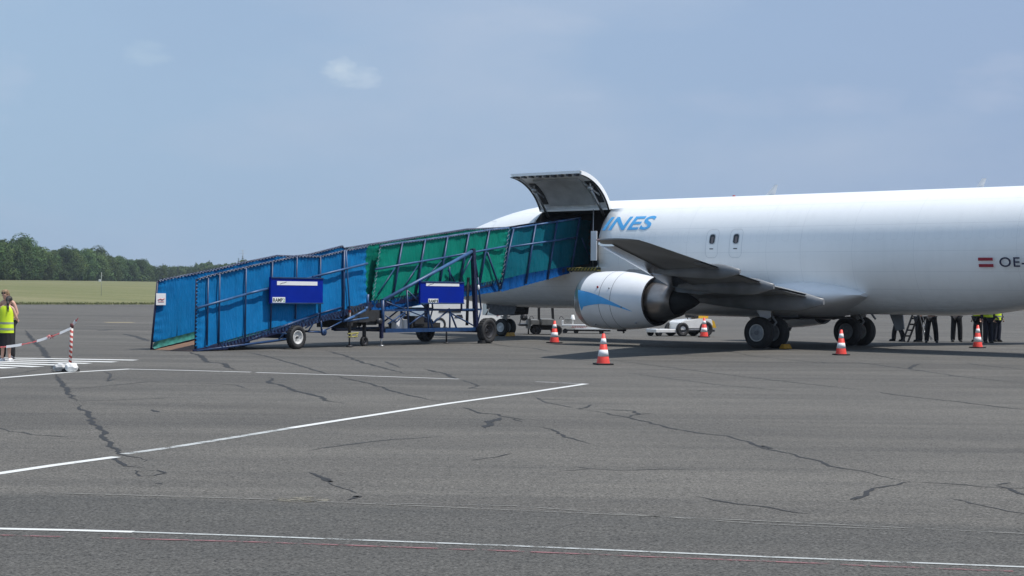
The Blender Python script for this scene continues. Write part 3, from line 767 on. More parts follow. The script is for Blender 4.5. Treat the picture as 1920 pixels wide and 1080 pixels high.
# windows: over-wing exits, cockpit glazing, crew door outline
def rrect_pts(cx, cz, w_, h_, r, n=5):
    P = []
    for sx, sz, a0 in ((1, -1, -90), (1, 1, 0), (-1, 1, 90), (-1, -1, 180)):
        for k in range(n): a = R(a0+k*90/(n-1)); P.append((cx+sx*(w_/2-r)+r*math.cos(a), cz+sz*(h_/2-r)+r*math.sin(a)))
    return P
def outline(b, cx, cz, w_, h_, r, t_, off=.007, mi=0, side=1, f=sk):
    A, B_ = rrect_pts(cx, cz, w_, h_, r, 8), rrect_pts(cx, cz, w_-2*t_, h_-2*t_, max(.01, r-t_), 8); n = len(A)
    def seg(P):  # subdivide the long sides so the outline follows the curved skin
        Q = []
        for i in range(n):
            p, q = P[i], P[(i+1) % n]; m = 6 if (i % 8) == 7 else 1
            for k in range(m): Q.append((p[0]+(q[0]-p[0])*k/m, p[1]+(q[1]-p[1])*k/m))
        return Q
    A, B_ = seg(A), seg(B_); m = len(A)
    for i in range(m):
        j = (i+1) % m; b.face([f(*A[i], off, side), f(*A[j], off, side), f(*B_[j], off, side), f(*B_[i], off, side)], mi)
for side in (1, -1):
    for cx in (2.83, 1.84):
        b = MB(); outline(b, cx, 3.45, .52, .97, .17, .014, .006, side=side); ex = b.build('emergency_exit', M_LINEG, fus, recalc=False)
        b = MB(); b.face([sk(x, z, .010, side) for x, z in rrect_pts(cx, 3.60, .27, .37, .09)]); b.build('exit_window', M_LINEG, ex, recalc=False)
        b = MB(); b.face([sk(x, z, .014, side) for x, z in rrect_pts(cx, 3.60, .215, .315, .08)]); b.build('exit_pane', M_GLASS, ex, recalc=False)
        b = MB(); b.face([sk(x, z, .017, side) for x, z in rrect_pts(cx-.01, 3.57, .10, .22, .03)]); b.build('window_shade', M_SHADE, ex, recalc=False)
        b = MB(); b.face([sk(x, z, .012, side) for x, z in rrect_pts(cx, 3.27, .16, .03, .01)], 0); b.build('exit_handle', M_GLASS, ex, recalc=False)
def nsk(x, z, off=.008, side=1):
    d = 18.3-x; zt, zb, hw = prof(TOPT, d), prof(BOTT, d), prof(WIDT, d); cz, hz2 = (zt+zb)/2, (zt-zb)/2
    t = max(-.99, min(.99, (z-cz)/hz2)); return Vector((x, side*(hw*math.sqrt(1-t*t)+off), z+off*t))
for side in (1, -1):
    b = MB(); outline(b, 14.15, 3.62, .86, 1.7, .16, .014, .012, side=side, f=nsk); b.build('crew_door', M_LINEG, fus, recalc=False)
    b = MB()
    for (xa, xb, za, zb2) in ((16.72, 16.3, 3.62, 3.93), (16.25, 15.75, 3.62, 4.02), (15.7, 15.3, 3.66, 4.0)):
        b.face([nsk(xa, za, .012, side), nsk(xb, za, .012, side), nsk(xb, zb2, .012, side), nsk(xa, zb2-.12, .012, side)])
    b.build('cockpit_window', M_GLASS, fus, recalc=False)

# lettering wrapped on the skin
def text_mesh(body, size, bold=0.0, shear=0.0, extrude=0.0, spacing=1.0):
    cu = bpy.data.curves.new('t', 'FONT'); cu.body = body; cu.size = size; cu.shear = shear; cu.offset = bold; cu.extrude = extrude; cu.space_character = spacing
    cu.resolution_u = 5; o = bpy.data.objects.new('t', cu); COL.objects.link(o)
    bpy.context.view_layer.update(); dg = bpy.context.evaluated_depsgraph_get()
    me = bpy.data.meshes.new_from_object(o.evaluated_get(dg)); bpy.data.objects.remove(o); return me
def decal_text(name, body, x_start, x_end, z_base, z_top, m, bold=.02, shear=0.0, spacing=1.0, off=.010):
    me = text_mesh(body, 1.0, bold, shear, 0, spacing); bm = bmesh.new(); bm.from_mesh(me)
    xs = [v.co.x for v in bm.verts]; ys = [v.co.y for v in bm.verts]; x0, x1, y0, y1 = min(xs), max(xs), min(ys), max(ys)
    for k in range(1, 14):
        yy = y0+(y1-y0)*k/14; bmesh.ops.bisect_plane(bm, geom=bm.verts[:]+bm.edges[:]+bm.faces[:], plane_co=(0, yy, 0), plane_no=(0, 1, 0))
    for v in bm.verts:
        fx, fz = (v.co.x-x0)/(x1-x0), (v.co.y-y0)/(y1-y0)
        v.co = sk(x_start+(x_end-x_start)*fx, z_base+(z_top-z_base)*fz, off)
    me2 = bpy.data.meshes.new(name); bm.to_mesh(me2); bm.free(); me2.materials.append(m)
    o = bpy.data.objects.new(name, me2); COL.objects.link(o); o.parent = fus; return o
decal_text('airline_lettering', 'INES', 7.86, 5.56, 3.975, 4.47, M_CYAN, bold=.022, shear=.25, spacing=1.03)
decal_text('registration_lettering', 'OE-', -7.78, -8.62, 2.64, 2.93, M_NAVY, bold=.012, spacing=1.12)
b = MB(); curve_strip(b, -7.09, -7.57, 2.83, 2.92, .008, 3); curve_strip(b, -7.10, -7.58, 2.64, 2.73, .008, 3)
b.build('flag_stripes', M_FLAG, fus, recalc=False)
# aerials and beacon on the crown
def blade(x, h, c0, c1, sweep, m=M_WHITE, name='blade_aerial', z0=5.13):
    b = MB(); b.loft([[(x+c0/2, 0, z0), (x, .03, z0), (x-c0/2, 0, z0), (x, -.03, z0)], [(x-sweep+c1/2, 0, z0+h), (x-sweep, .012, z0+h), (x-sweep-c1/2, 0, z0+h), (x-sweep, -.012, z0+h)]], smooth=False)
    b.build(name, m, fus)
blade(1.78, .37, .42, .13, .26); blade(-6.1, .30, .26, .16, .16, M_WHITE)
b = MB(); b.ball((3.3, 0, 5.15), .05, scale=(1.4, 1, 1)); b.build('beacon_light', M_REDP, fus)
blade(5.9, -.22, .2, .1, .08, M_DSTEEL, 'belly_aerial', 1.16)
b = MB(); b.tube((-2.35, .1, 1.15), (-2.5, .1, .98), .035); b.build('drain_mast', M_WGREY, fus)
b = MB()
for x, y_ in ((6.6, .9), (3.3, 1.1)): b.ball((x, y_, 1.42 if y_ < 1 else 1.5), .12, scale=(1.6, .7, .5))
b.build('belly_intake', M_BLACK, fus)

# wing-to-body fairing
def fair_ring(x, hw, zt, zb, n=24):
    cz, hz2 = (zt+zb)/2, (zt-zb)/2
    return [(x, hw*math.copysign(abs(math.cos(2*math.pi*i/n))**.75, math.cos(2*math.pi*i/n)), cz+hz2*math.copysign(abs(math.sin(2*math.pi*i/n))**.8, math.sin(2*math.pi*i/n))) for i in range(n)]
b = MB(); b.loft([fair_ring(x, hw, zt, zb) for x, hw, zt, zb in ((7.2, .6, 1.5, 1.2), (6.6, 1.3, 1.75, 1.05), (5.6, 1.75, 1.9, .99), (4, 1.98, 2.0, .96), (1.5, 2.12, 2.1, .96), (0, 2.24, 2.26, .98), (-.7, 2.3, 2.3, 1.03), (-1.3, 2.28, 2.26, 1.12), (-1.9, 2.18, 2.17, 1.27), (-2.4, 2.04, 2.06, 1.43), (-2.75, 1.88, 1.94, 1.58), (-2.95, 1.72, 1.85, 1.68))])
b.build('wing_fairing', M_WHITE, fus, sharp=50)

# ---- wings
def airfoil(xle, xte, y_, z_, th, n=14, inc=0.0, side=1, camber=.02):
    c = xle-xte; U, Lw = [], []
    for i in range(n+1):
        t = .5*(1-math.cos(math.pi*i/n)); yt = 5*th*(.2969*math.sqrt(t)-.126*t-.3516*t*t+.2843*t**3-.1036*t**4); cm = camber*4*t*(1-t)
        U.append((xle-t*c, side*y_, z_+(cm+yt)*c-inc*t*c)); Lw.append((xle-t*c, side*y_, z_+(cm-yt*.9)*c-inc*t*c))
    return U+Lw[-2:0:-1]
def wz(y_): return 1.62+(y_-1.5)*(3.10-1.62)/(14.44-1.5)
ZCHORD = lambda y_: 1.62+(3.135-1.62)*(y_-1.0)/(13.44)
def xle(y_): return -2.80+.522*(14.44-y_) if y_ >= 4.83 else 2.216+(4.83-y_)*.86
def xte(y_): return -4.36+.262*(14.44-y_) if y_ >= 4.9 else -1.86+(4.9-y_)*.02
for side, nm in ((1, 'port'), (-1, 'starboard')):
    Y_ = [.6, 1.6, 2.6, 3.8, 4.83, 6, 7.5, 9, 10.5, 12, 13.2, 14.0, 14.3, 14.44]
    rings = []
    for y_ in Y_:
        th = .145-.04*min(1, y_/9); tip = max(0, (y_-13.9)/.54)
        rings.append(airfoil(xle(y_)-tip*.12, xte(y_)+tip*.05, y_, ZCHORD(y_), th*(1-.75*tip), side=side, inc=.015))
    b = MB(); b.loft(rings)
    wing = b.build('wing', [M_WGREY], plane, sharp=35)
    # leading-edge slats, bright metal, proud of the nose of the section
    for ya, yb in ((5.75, 8.5), (8.55, 11.3), (11.35, 13.95)):
        b = MB(); rs = []
        for k in range(7):
            y_ = ya+(yb-ya)*k/6; th = .145-.04*min(1, y_/9); c = xle(y_)-xte(y_); A = airfoil(xle(y_)+.05, xte(y_), y_, ZCHORD(y_)-.03, th*1.1, n=28, side=side, inc=.015)
            m_ = len(A); up = [A[i] for i in range(0, 8)]; lo = [A[(m_-i) % m_] for i in range(1, 12)]
            rs.append(lo[::-1]+up)
        b.loft(rs, True, True); b.build('slat', M_SLAT, wing, sharp=40)
    b = MB(); b.loft([airfoil(xle(y_)+.05, xle(y_)-.62, y_, ZCHORD(y_)-.03, .30, side=side) for y_ in (2.1, 3.0, 3.9)]); b.build('krueger_flap', M_SLAT, wing)
    # trailing edge flaps as separate surfaces with gap
    for ya, yb, nmx in ((2.15, 4.35, 'inboard'), (5.55, 10.4, 'outboard')):
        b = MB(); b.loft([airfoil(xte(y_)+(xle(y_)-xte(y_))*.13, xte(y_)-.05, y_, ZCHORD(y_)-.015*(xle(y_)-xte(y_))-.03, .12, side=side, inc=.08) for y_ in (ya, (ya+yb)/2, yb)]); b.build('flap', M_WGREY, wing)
    # flap track fairings (canoes)
    for y_, x0, x1, r, dz in ((3.05, 2.4, -2.45, .33, -.30), (6.0, 1.0, -2.62, .27, -.18), (9.2, -.6, -3.7, .22, -.14)):
        b = MB(); rs = []; n = 12
        for i in range(n+1):
            t = i/n; x = x0+(x1-x0)*t; rad = r*math.sin(math.pi*min(1, .04+t*.62))**.6*(1 if t < .8 else 1-(t-.8)*3.4); rad = max(.03, rad); zz = ZCHORD(y_)+dz-.02*t
            rs.append([(x, side*y_+rad*.55*math.cos(2*math.pi*j/14), zz+rad*math.sin(2*math.pi*j/14)) for j in range(14)])
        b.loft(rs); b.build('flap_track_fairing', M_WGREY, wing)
    # wing-tip lamp
    b = MB(); b.ball((-2.92, side*14.42, ZCHORD(14.4)+.0), .035, scale=(2.4, .8, .8)); b.build('position_light', mat('lamp_glass_'+nm, (.30, .20, .19) if side == 1 else (.2, .3, .22), .2), wing)
    # ---- engine
    ey, ez = side*4.83, 1.47
    eng = empty('engine', (0, ey, ez)); eng.parent = plane
    def flat(x, a, r):   # nacelle is flattened underneath and a bit wide
        cy, sz_ = math.cos(a), math.sin(a); return (x, r*cy*1.05, r*sz_*(1.0 if sz_ > 0 else .955))
    def nring(x, r, n=40): return [flat(x, 2*math.pi*i/n, r) for i in range(n)]
    PF = [(5.42, .80), (5.52, .82), (5.585, .845), (5.60, .87), (5.585, .895), (5.50, .93), (5.3, .962), (5.0, .985), (4.6, .995), (4.1, .99), (3.6, .955), (3.1, .89), (2.75, .83), (2.72, .79), (2.9, .78), (3.4, .80)]
    b = MB(); b.loft([nring(x, r) for x, r in PF[6:13]], True, False); cowl = b.build('cowling', M_WHITE, eng)
    b = MB(); b.loft([nring(x, r) for x, r in PF[:7]], True, False); b.build('intake_lip', M_STEEL, cowl)
    b = MB(); b.loft([nring(x, r) for x, r in PF[12:]], True, False); b.build('fan_nozzle', M_DSTEEL, cowl)
    b = MB(); b.loft([nring(x, r) for x, r in ((5.42, .80), (5.0, .76), (4.6, .765), (4.5, .77))], True, False); b.lathe([(0, .02), (.02, .77)], (4.55, 0, 0), (1, 0, 0), 32)
    b.build('intake_duct', M_WGREY, eng)
    b = MB(); b.lathe([(.0, .22), (.2, .17), (.38, .02)], (4.6, 0, 0), (1, 0, 0), 20)
    for k in range(24):
        a = k*2*math.pi/24; r0, r1 = .2, .75
        b.face([(4.62, r0*math.cos(a), r0*math.sin(a)), (4.70, r0*math.cos(a+.2), r0*math.sin(a+.2)), (4.72, r1*math.cos(a+.18), r1*math.sin(a+.18)), (4.60, r1*math.cos(a), r1*math.sin(a))])
    b.build('fan', M_DSTEEL, eng)
    b = MB(); b.loft([nring(x, r, 36) for x, r in ((3.4, .58), (2.9, .67), (2.6, .665), (2.3, .62), (1.9, .50), (1.895, .475), (2.1, .47))], True, False); core = b.build('core_nozzle', M_TITAN, eng)
    b = MB(); b.loft([nring(x, r, 36) for x, r in ((2.3, .46), (1.95, .41), (1.6, .30), (1.3, .17), (1.08, .04))], True, True); b.build('exhaust_plug', M_BLACK, core)
    b = MB(); b.loft([nring(3.35, .79), nring(3.34, .55)], True, False); b.build('fan_duct_wall', M_DARK, eng)
    # cowl seams
    b = MB()
    for x in (4.42, 3.95):
        r = .9925 if x > 4.2 else .979
        A = nring(x+.009, r+.002); B_ = nring(x-.009, r+.002); n = len(A)
        for i in range(n): b.face([A[i], A[(i+1) % n], B_[(i+1) % n], B_[i]])
    b.build('cowl_seam', mat('seam_dark_'+nm, (.16, .16, .17), .6), cowl, recalc=False)
    # cyan swoosh on the outboard cowl
    def cw(x, a, off=.008):
        r = .96
        for (xa, ra), (xb, rb) in zip(PF[6:12], PF[7:13]):
            if xb <= x <= xa: r = ra+(rb-ra)*(xa-x)/(xa-xb)
        p = flat(x, a, r+off); return (p[0], p[1]*side, p[2])
    top = [(5.40, 22), (5.2, 20), (4.9, 17), (4.6, 13), (4.3, 8), (4.0, 2), (3.7, -5), (3.4, -13), (3.12, -22)]
    bot = [(5.22, -21), (5.1, -12), (4.9, -9.5), (4.6, -7), (4.3, -5.5), (4.0, -7), (3.7, -11), (3.4, -16.5), (3.12, -22.5)]
    b = MB()
    for (a0, a1), (c0, c1) in zip(zip(top, top[1:]), zip(bot, bot[1:])):
        for q in range(8):
            f0, f1 = q/8, (q+1)/8
            L_ = lambda p, s_, f: (p[0]+(s_[0]-p[0])*f, p[1]+(s_[1]-p[1])*f)
            P = [L_(a0, c0, f0), L_(a0, c0, f1), L_(a1, c1, f1), L_(a1, c1, f0)]
            b.face([cw(x, R(a)) for x, a in P])
    b.build('swoosh_decal', M_CYAN, cowl, recalc=False)
    b = MB()
    for x, a, s_ in ((4.55, 27, .045), (4.05, 25, .03), (3.5, -12, .03), (4.9, -55, .03), (3.2, -52, .05)):
        p = Vector(cw(x, R(a), .012)); b.ball(p, s_, 8, scale=(1, .3, 1), mi=0 if s_ == .045 else 1)
    b.build('access_marking', [M_REDP, M_WGREY], cowl)
    # pylon
    b = MB()
    def pyl(x, zb_, zt_, hw): return [(x, hw, zb_), (x, hw*.9, zt_), (x, -hw*.9, zt_), (x, -hw, zb_)]
    b.loft([pyl(4.25, .93, .99, .03), pyl(3.9, .90, 1.06, .10), pyl(3.2, .78, 1.04, .17), pyl(2.6, .5, .98, .19), pyl(1.8, .32, .85, .20), pyl(.9, .25, .7, .18), pyl(-.3, .4, .6, .05)], smooth=False)
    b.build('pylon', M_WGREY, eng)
    b = MB(); b.box((4.3, side*-.02, -.955), (.35, .10, .10), bev=.03); b.tube((4.25, 0, -.9), (4.18, 0, -1.06), .03); b.build('drain_mast', M_DSTEEL, eng)
    # ---- main landing gear
    gear = empty('main_landing_gear', (0, side*2.615, 0)); gear.parent = plane
    def wheel(parent, c, r, wd, hub, name='wheel', seg=36):
        rt_ = empty(name, c); rt_.parent = parent
        b = MB(); h = wd/2
        b.lathe([(-h*.55, r*.50), (-h*.95, r*.62), (-h, r*.80), (-h*.80, r*.95), (-h*.45, r), (-h*.42, r*.985), (-h*.36, r*.985), (-h*.33, r), (h*.33, r), (h*.36, r*.985), (h*.42, r*.985), (h*.45, r), (h*.8, r*.95), (h, r*.80), (h*.95, r*.62), (h*.55, r*.50)], (0, 0, 0), (0, 1, 0), seg)
        b.build('tyre', M_TYRE, rt_)
        b = MB(); b.lathe([(-h*.5, .02), (-h*.5, r*.2), (-h*.62, r*.24), (-h*.45, r*.40), (-h*.86, r*.50), (-h*.90, r*.54), (-h*.5, r*.55), (h*.5, r*.55), (h*.90, r*.54), (h*.86, r*.50), (h*.45, r*.40), (h*.62, r*.24), (h*.5, r*.2), (h*.5, .02)], (0, 0, 0), (0, 1, 0), seg)
        for k in range(8):
            a = k*math.pi/4
            for s2 in (-1, 1): b.tube((r*.32*math.cos(a), s2*h*.45, r*.32*math.sin(a)), (r*.32*math.cos(a), s2*h*.60, r*.32*math.sin(a)), r*.03, 6)
        b.build('hub', hub, rt_); return rt_
    for yy in (-.43, .43):
        wheel(gear, (0, yy, .505), .515, .37, M_HUBG if yy*side < 0 else M_HUB)
    b = MB(); b.lathe([(0, .02), (.02, .22), (0, .275)], (0, side*(.43+.135), .505), (0, side, 0), 28); b.build('hubcap', M_HUBG, gear)
    b = MB(); b.tube((0, -.62, .505), (0, .62, .505), .07); b.tube((0, 0, .4), (0, 0, 1.0), .085, 14); b.tube((0, 0, .9), (0, -.0*side, 2.0), .13, 14)
    b.tube((-.05, 0, 1.2), (.1, -side*1.1, 1.75), .06); b.tube((0, 0, 1.15), (1.0, 0, 1.75), .05)
    b.path([(-.14, 0, .6), (-.36, 0, .85), (-.14, 0, 1.12)], .035); b.tube((.12, .05, .55), (.14, .05, 1.3), .018, 6); b.tube((-.1, .1, .5), (-.12, .1, 1.5), .016, 6)
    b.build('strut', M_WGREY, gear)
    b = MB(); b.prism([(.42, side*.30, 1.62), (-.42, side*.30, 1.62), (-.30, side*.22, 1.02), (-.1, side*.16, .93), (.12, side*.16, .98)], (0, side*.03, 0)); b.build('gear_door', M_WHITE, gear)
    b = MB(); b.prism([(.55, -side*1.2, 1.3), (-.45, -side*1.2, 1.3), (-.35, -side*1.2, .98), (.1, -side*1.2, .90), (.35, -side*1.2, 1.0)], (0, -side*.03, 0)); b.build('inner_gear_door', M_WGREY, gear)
    # tail plane
    b = MB(); b.loft([airfoil(-12.6-(y_-.4)*.62, -16.3-(y_-.4)*.22, y_, 4.35+(y_)*.12, .10, side=side) for y_ in (.3, 3, 6.35)]); b.build('tailplane', M_WHITE, plane, sharp=40)
# fin
b = MB(); rs = []
for z_, xl, xt in ((4.9, -8.6, -16.2), (5.4, -11.0, -16.4), (6.0, -11.8, -16.6), (11.1, -15.7, -18.2)):
    A = airfoil(xl, xt, 0, 0, .09, camber=0); rs.append([(p[0], p[2], z_) for p in A])
b.loft(rs); b.build('fin', M_WHITE, plane, sharp=40)
# dark wheel-well between the main gear
b = MB(); b.box((.1, 0, .975), (1.35, 3.2, .06)); b.build('wheel_well', M_BLACK, plane)
# open belly access flap behind the gear
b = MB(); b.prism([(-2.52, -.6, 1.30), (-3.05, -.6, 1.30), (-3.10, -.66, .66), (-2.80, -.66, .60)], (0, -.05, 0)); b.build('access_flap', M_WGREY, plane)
# ---- nose gear
ng = empty('nose_landing_gear', (14.27, 0, 0)); ng.parent = plane
for yy in (-.20, .20): wheel(ng, (0, yy, .34), .345, .20, M_HUB)
b = MB(); b.tube((0, -.3, .34), (0, .3, .34), .045); b.tube((0, 0, .3), (0, 0, .75), .055, 12); b.tube((0, 0, .65), (-.05, 0, 1.5), .085, 12)
b.tube((-.02, 0, .75), (.75, 0, 1.3), .04); b.path([(.08, 0, .42), (.25, 0, .58), (.08, 0, .75)], .025); b.tube((0, -.25, .75), (0, .25, .75), .03)
b.build('strut', M_WHITE, ng)
b = MB()
for s_ in (-1, 1): b.prism([(.75, s_*.33, 1.3), (-.95, s_*.33, 1.28), (-.85, s_*.37, .86), (.1, s_*.38, .80), (.5, s_*.37, .9)], (0, s_*.03, 0))
b.build('gear_door', M_DSTEEL, ng)
b = MB(); b.box((0, 0, 1.13), (1.5, .6, .16)); b.build('gear_bay', M_BLACK, ng)

# ---- wheel chocks
def PW(x, y_, z_=0): return plane.matrix_basis @ Vector((x, y_, z_)) if False else Matrix.Translation(plane.location) @ Matrix.Rotation(TH, 4, 'Z') @ Vector((x, y_, z_))
def chock(p, rz, L, label):
    b = MB(); b.prism([(-.12, -L/2, .003), (.12, -L/2, .003), (.03, -L/2, .15), (-.03, -L/2, .15)], (0, L, 0)); bmesh.ops.bevel(b.bm, geom=b.bm.edges[:], offset=.012, segments=1, affect='EDGES')
    o = b.build('wheel_chock', M_CHOCK); o.location = p; o.rotation_euler = (0, 0, rz); tag(o, label, 'chock', 'wheel chocks')
    return o
chock(PW(-.62, 2.45), TH, .42, 'yellow chock behind the near main wheels of the airliner')
chock(PW(13.83, .16), TH, .36, 'orange yellow chock behind the nose wheels of the airliner')
chock(PW(14.73, .16), TH, .36, 'orange chock in front of the nose wheels of the airliner')

# ============================================================ LOADING RAMPS  (local frame: x up the ramp, y away from the camera side, z up)
RF = Vector((-8.69, 47.44, 0)); RA = R(54.034); RD = Vector((math.cos(RA), math.sin(RA), 0)); RN = Vector((-RD.y, RD.x, 0))
def rp(px, py, off=0.0):
    """photo bearing -> point of the vertical plane `off` metres behind the near side of the ramp, in ramp coordinates"""
    u, ww = ray(px, py); P = RF+RN*off
    det = -RD.x+u*RD.y                      # P + t D = Y (u, 1)
    t = (P.x-u*P.y)/det; Y = P.y+t*RD.y
    return Vector((t, off, HC+ww*Y))
def lerpline(L, t):
    for a, c in zip(L, L[1:]):
        if t <= c[0]: break
    k = (t-a[0])/(c[0]-a[0]) if c[0] != a[0] else 0
    return a[1]+(c[1]-a[1])*k
def fabric_panel(name, top, bot, y_, m, parent, posts=(), nz=22, step=.07, wr=.032, th=.012, seed=0):
    """top/bot: lists of (t,z). Fabric sags between posts and creases near its edges."""
    t0, t1 = top[0][0], top[-1][0]; b0, b1 = bot[0][0], bot[-1][0]; n = max(4, int((t1-t0)/step)); F = []
    for i in range(n+1):
        k = i/n; ta, tb = t0+(t1-t0)*k, b0+(b1-b0)*k; za, zb = lerpline(top, ta), lerpline(bot, tb); col = []
        for j in range(nz+1):
            q = j/nz; t = tb+(ta-tb)*q; z = zb+(za-zb)*q
            dpost = min([abs(t-p) for p in posts]+[1.0]); bil = .03*min(1, dpost/.4)*math.sin(math.pi*q)
            e = min(k, 1-k)*(t1-t0); ed = math.exp(-e/.18)*.03*math.sin(z*26+seed)+math.exp(-min(q, 1-q)*nz*.12/.14)*.014*math.sin(t*21+seed)
            col.append((t, y_+bil+ed+wr*mnoise.noise((t*1.6, z*.9, seed))+wr*.6*mnoise.noise((t*5, z*1.7, seed+3)), z))
        F.append(col)
    b = MB(); A = [[b.bm.verts.new(p) for p in c] for c in F]; B_ = [[b.bm.verts.new((p[0], p[1]+th, p[2])) for p in c] for c in F]
    for i in range(n):
        for j in range(nz):
            f = b.bm.faces.new((A[i][j], A[i+1][j], A[i+1][j+1], A[i][j+1])); f.smooth = True
            f = b.bm.faces.new((B_[i][j], B_[i][j+1], B_[i+1][j+1], B_[i+1][j])); f.smooth = True
    return b.build(name, m, parent, recalc=False)
def tz(p): return (p.x, p.z)
def P2(l, off=0.0): return [tz(rp(x, y, off)) for x, y in l]
def lacing(b, pts, y_, r=.009, step=.13, amp=.03, top=True):
    for (a, za), (c, zc_) in zip(pts, pts[1:]):
        L = math.hypot(c-a, zc_-za); n = max(1, int(L/step))
        for k in range(n):
            q, q2 = k/n, (k+.55)/n; p = Vector((a+(c-a)*q, y_-.02, za+(zc_-za)*q)); e = Vector((a+(c-a)*q2, y_-.035, za+(zc_-za)*q2))
            nn = Vector((-(zc_-za), 0, c-a)).normalized()
            b.tube(p+nn*amp, e-nn*amp, r, 4, cap=False)
            q3 = (k+1)/n; p3 = Vector((a+(c-a)*q3, y_-.02, za+(zc_-za)*q3)); b.tube(e-nn*amp, p3+nn*amp, r*.8, 4, cap=False)
W = 1.62
# ---------- blue ramp trailer (foot)
r2 = empty('loading_ramp', tuple(RF), RA, 'bright blue tarpaulin sided loading ramp trailer whose foot rests on the apron', 'loading ramp', 'linked loading ramps')
top = P2([(369, 524), (388, 518), (411, 512.5), (460, 501), (511, 490), (556, 480.5), (600, 481), (645, 470), (688, 462)])
bot = P2([(369, 656), (411, 642), (460, 628), (511, 614.5), (556, 604), (600, 594), (645, 582), (688, 566)])
posts_px = [((390.5, 521), (388, 648)), ((412, 513), (410, 646)), ((461.5, 502), (459, 641)), ((511, 491.5), (507, 620)), ((557, 481), (554, 598)), ((601, 481), (600, 601)), ((645.5, 469), (643.5, 604))]
ppt = [rp(a[0], a[1]).x for a, c in posts_px]
def slat_z(t): return lerpline(bot, t)
fabric_panel('side_panel', top, bot, 0.0, M_BLUE, r2, ppt, seed=1)
hemt = [(t, z+.0) for t, z in bot]; hemb = [(t, z-.07) for t, z in bot]
fabric_panel('panel_hem', hemt[1:], hemb[1:], -.01, M_HEM, r2, nz=3, seed=4, wr=.01)
# far side, seen from inside past the near panel: runs out further at the foot
topf = P2([(297, 527), (300, 525.5), (400, 506), (460, 491.5), (519, 479.5), (550, 480.5), (576, 478), (641, 461.5), (650, 469)], W)
tb0 = rp(286, 640, W).x; botf = [(tb0, .20), (topf[-1][0], 1.40)]
fabric_panel('side_panel', topf, botf, W, M_BLUE, r2, ppt, seed=9)
fabric_panel('panel_hem', [(tb0, .23), (6.6, 1.39)], [(tb0-.02, .03), (6.6, 1.19)], W-.09, M_HEM, r2, nz=3, seed=5, wr=.012)
b = MB(); b.tube((tb0-.03, W+.02, .0), (topf[0][0]-.01, W+.02, topf[0][1]), .03); b.build('end_post', M_FRAMED, r2)
b = MB(); b.tube((-.015, 0, .0), (.0, 0, 2.0), .03); b.build('end_post', M_FRAMED, r2)
# deck: plywood between side beams
dk = [(-.1, .012), (1.2, .20), (7.35, 1.33)]
b = MB()
for (a, za), (c, zc_) in zip(dk, dk[1:]): b.prism([(a, .06, za), (c, .06, zc_), (c, .06, zc_-.03), (a, .06, za-.01)], (0, W-.1, 0))
b.build('deck', M_WOOD, r2)
for y_ in (.0, W):
    b = MB(); y0 = y_-.04
    for (a, za), (c, zc_) in zip(dk, dk[1:]): b.prism([(a, y0, za+.04), (c, y0, zc_+.04), (c, y0, zc_-.16), (a, y0, max(.003, za-.10))], (0, .06, 0))
    b.build('side_beam', M_FRAMED, r2)
b = MB()
for k in range(14):
    t = .4+k*.5; b.box((t, W/2, lerpline(dk, t)-.09), (.05, W-.02, .08))
b.build('cross_members', M_FRAMED, r2)
for i, (a, c) in enumerate(posts_px):
    b = MB(); A, C = rp(*a, -.05), rp(*c, -.05); b.tube(C, A, .026 if i != 6 else .04, 8); b.build('post', M_FRAME, r2)
    b = MB(); b.tube(Vector((A.x, W+.05, max(.05, lerpline(dk, min(7.2, A.x))-.1))), Vector((A.x, W+.05, lerpline(topf, min(6.5, A.x)))), .03); b.build('post', M_FRAME, r2)
b = MB(); b.tube(rp(649, 470, -.07), rp(656, 588, -.07), .022); b.build('brace_post', M_FRAMEL, r2)
b = MB(); b.path([rp(370, 577.5, -.09), rp(460, 552, -.09), rp(507, 540, -.09)], .035); b.tube(rp(586, 519.5, -.09), rp(689, 494, -.09), .035); b.tube(rp(507, 540, -.05), rp(586, 519.5, -.05), .03); b.build('guard_rail', M_FRAMEL, r2)
b = MB(); b.tube(rp(412, 586, .05), rp(459, 553, .05), .02); b.build('panel_brace', M_FRAME, r2)
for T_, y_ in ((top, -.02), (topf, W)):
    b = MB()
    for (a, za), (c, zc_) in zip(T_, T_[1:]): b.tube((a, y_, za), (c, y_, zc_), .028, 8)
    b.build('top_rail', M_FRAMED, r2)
b = MB(); lacing(b, top, -.02); b.build('lacing', M_ROPE, r2)
b = MB(); lacing(b, topf, W-.01); b.build('lacing', M_ROPE, r2)
b = MB(); lacing(b, [(t, z-.06) for t, z in bot[1:]], -.03, .009, .13, .09); b.build('lower_lacing', M_FRAMEL, r2)
b = MB(); lacing(b, [(.0, .15), (.02, 2.0)], -.01, .012, .1, .05); b.build('edge_lacing', M_BLUE, r2)
# under-frame trusses on both sides
for y_ in (-.02, W+.02):
    b = MB(); o_ = y_
    L0, L1 = rp(398, 652, 0), rp(545, 635, 0); U0, U1 = rp(506, 621, 0), rp(597, 588, 0)
    S = lambda p: (p.x, o_, p.z)
    b.tube(S(rp(367, 658)), S(L1), .035); b.tube(S(U0), S(U1), .038); b.tube(S(U0), S(rp(459, 641)), .03)
    for a, c in (((522, 636), (541, 612)), ((541, 612), (556, 630)), ((556, 630), (575, 598)), ((577, 621), (597, 590)), ((577, 622), (603, 623)), ((572, 615), (600, 597)), ((603, 622), (643, 601)), ((600, 597), (643, 600)), ((597, 588), (643, 575)), ((626, 590), (645, 603)), ((601, 601), (602, 623)), ((528, 634), (536, 613)), ((545, 609), (563, 622)), ((490, 622), (560, 628))):
        b.tube(S(rp(*a)), S(rp(*c)), .024)
    b.build('underframe_truss', M_FRAME, r2)
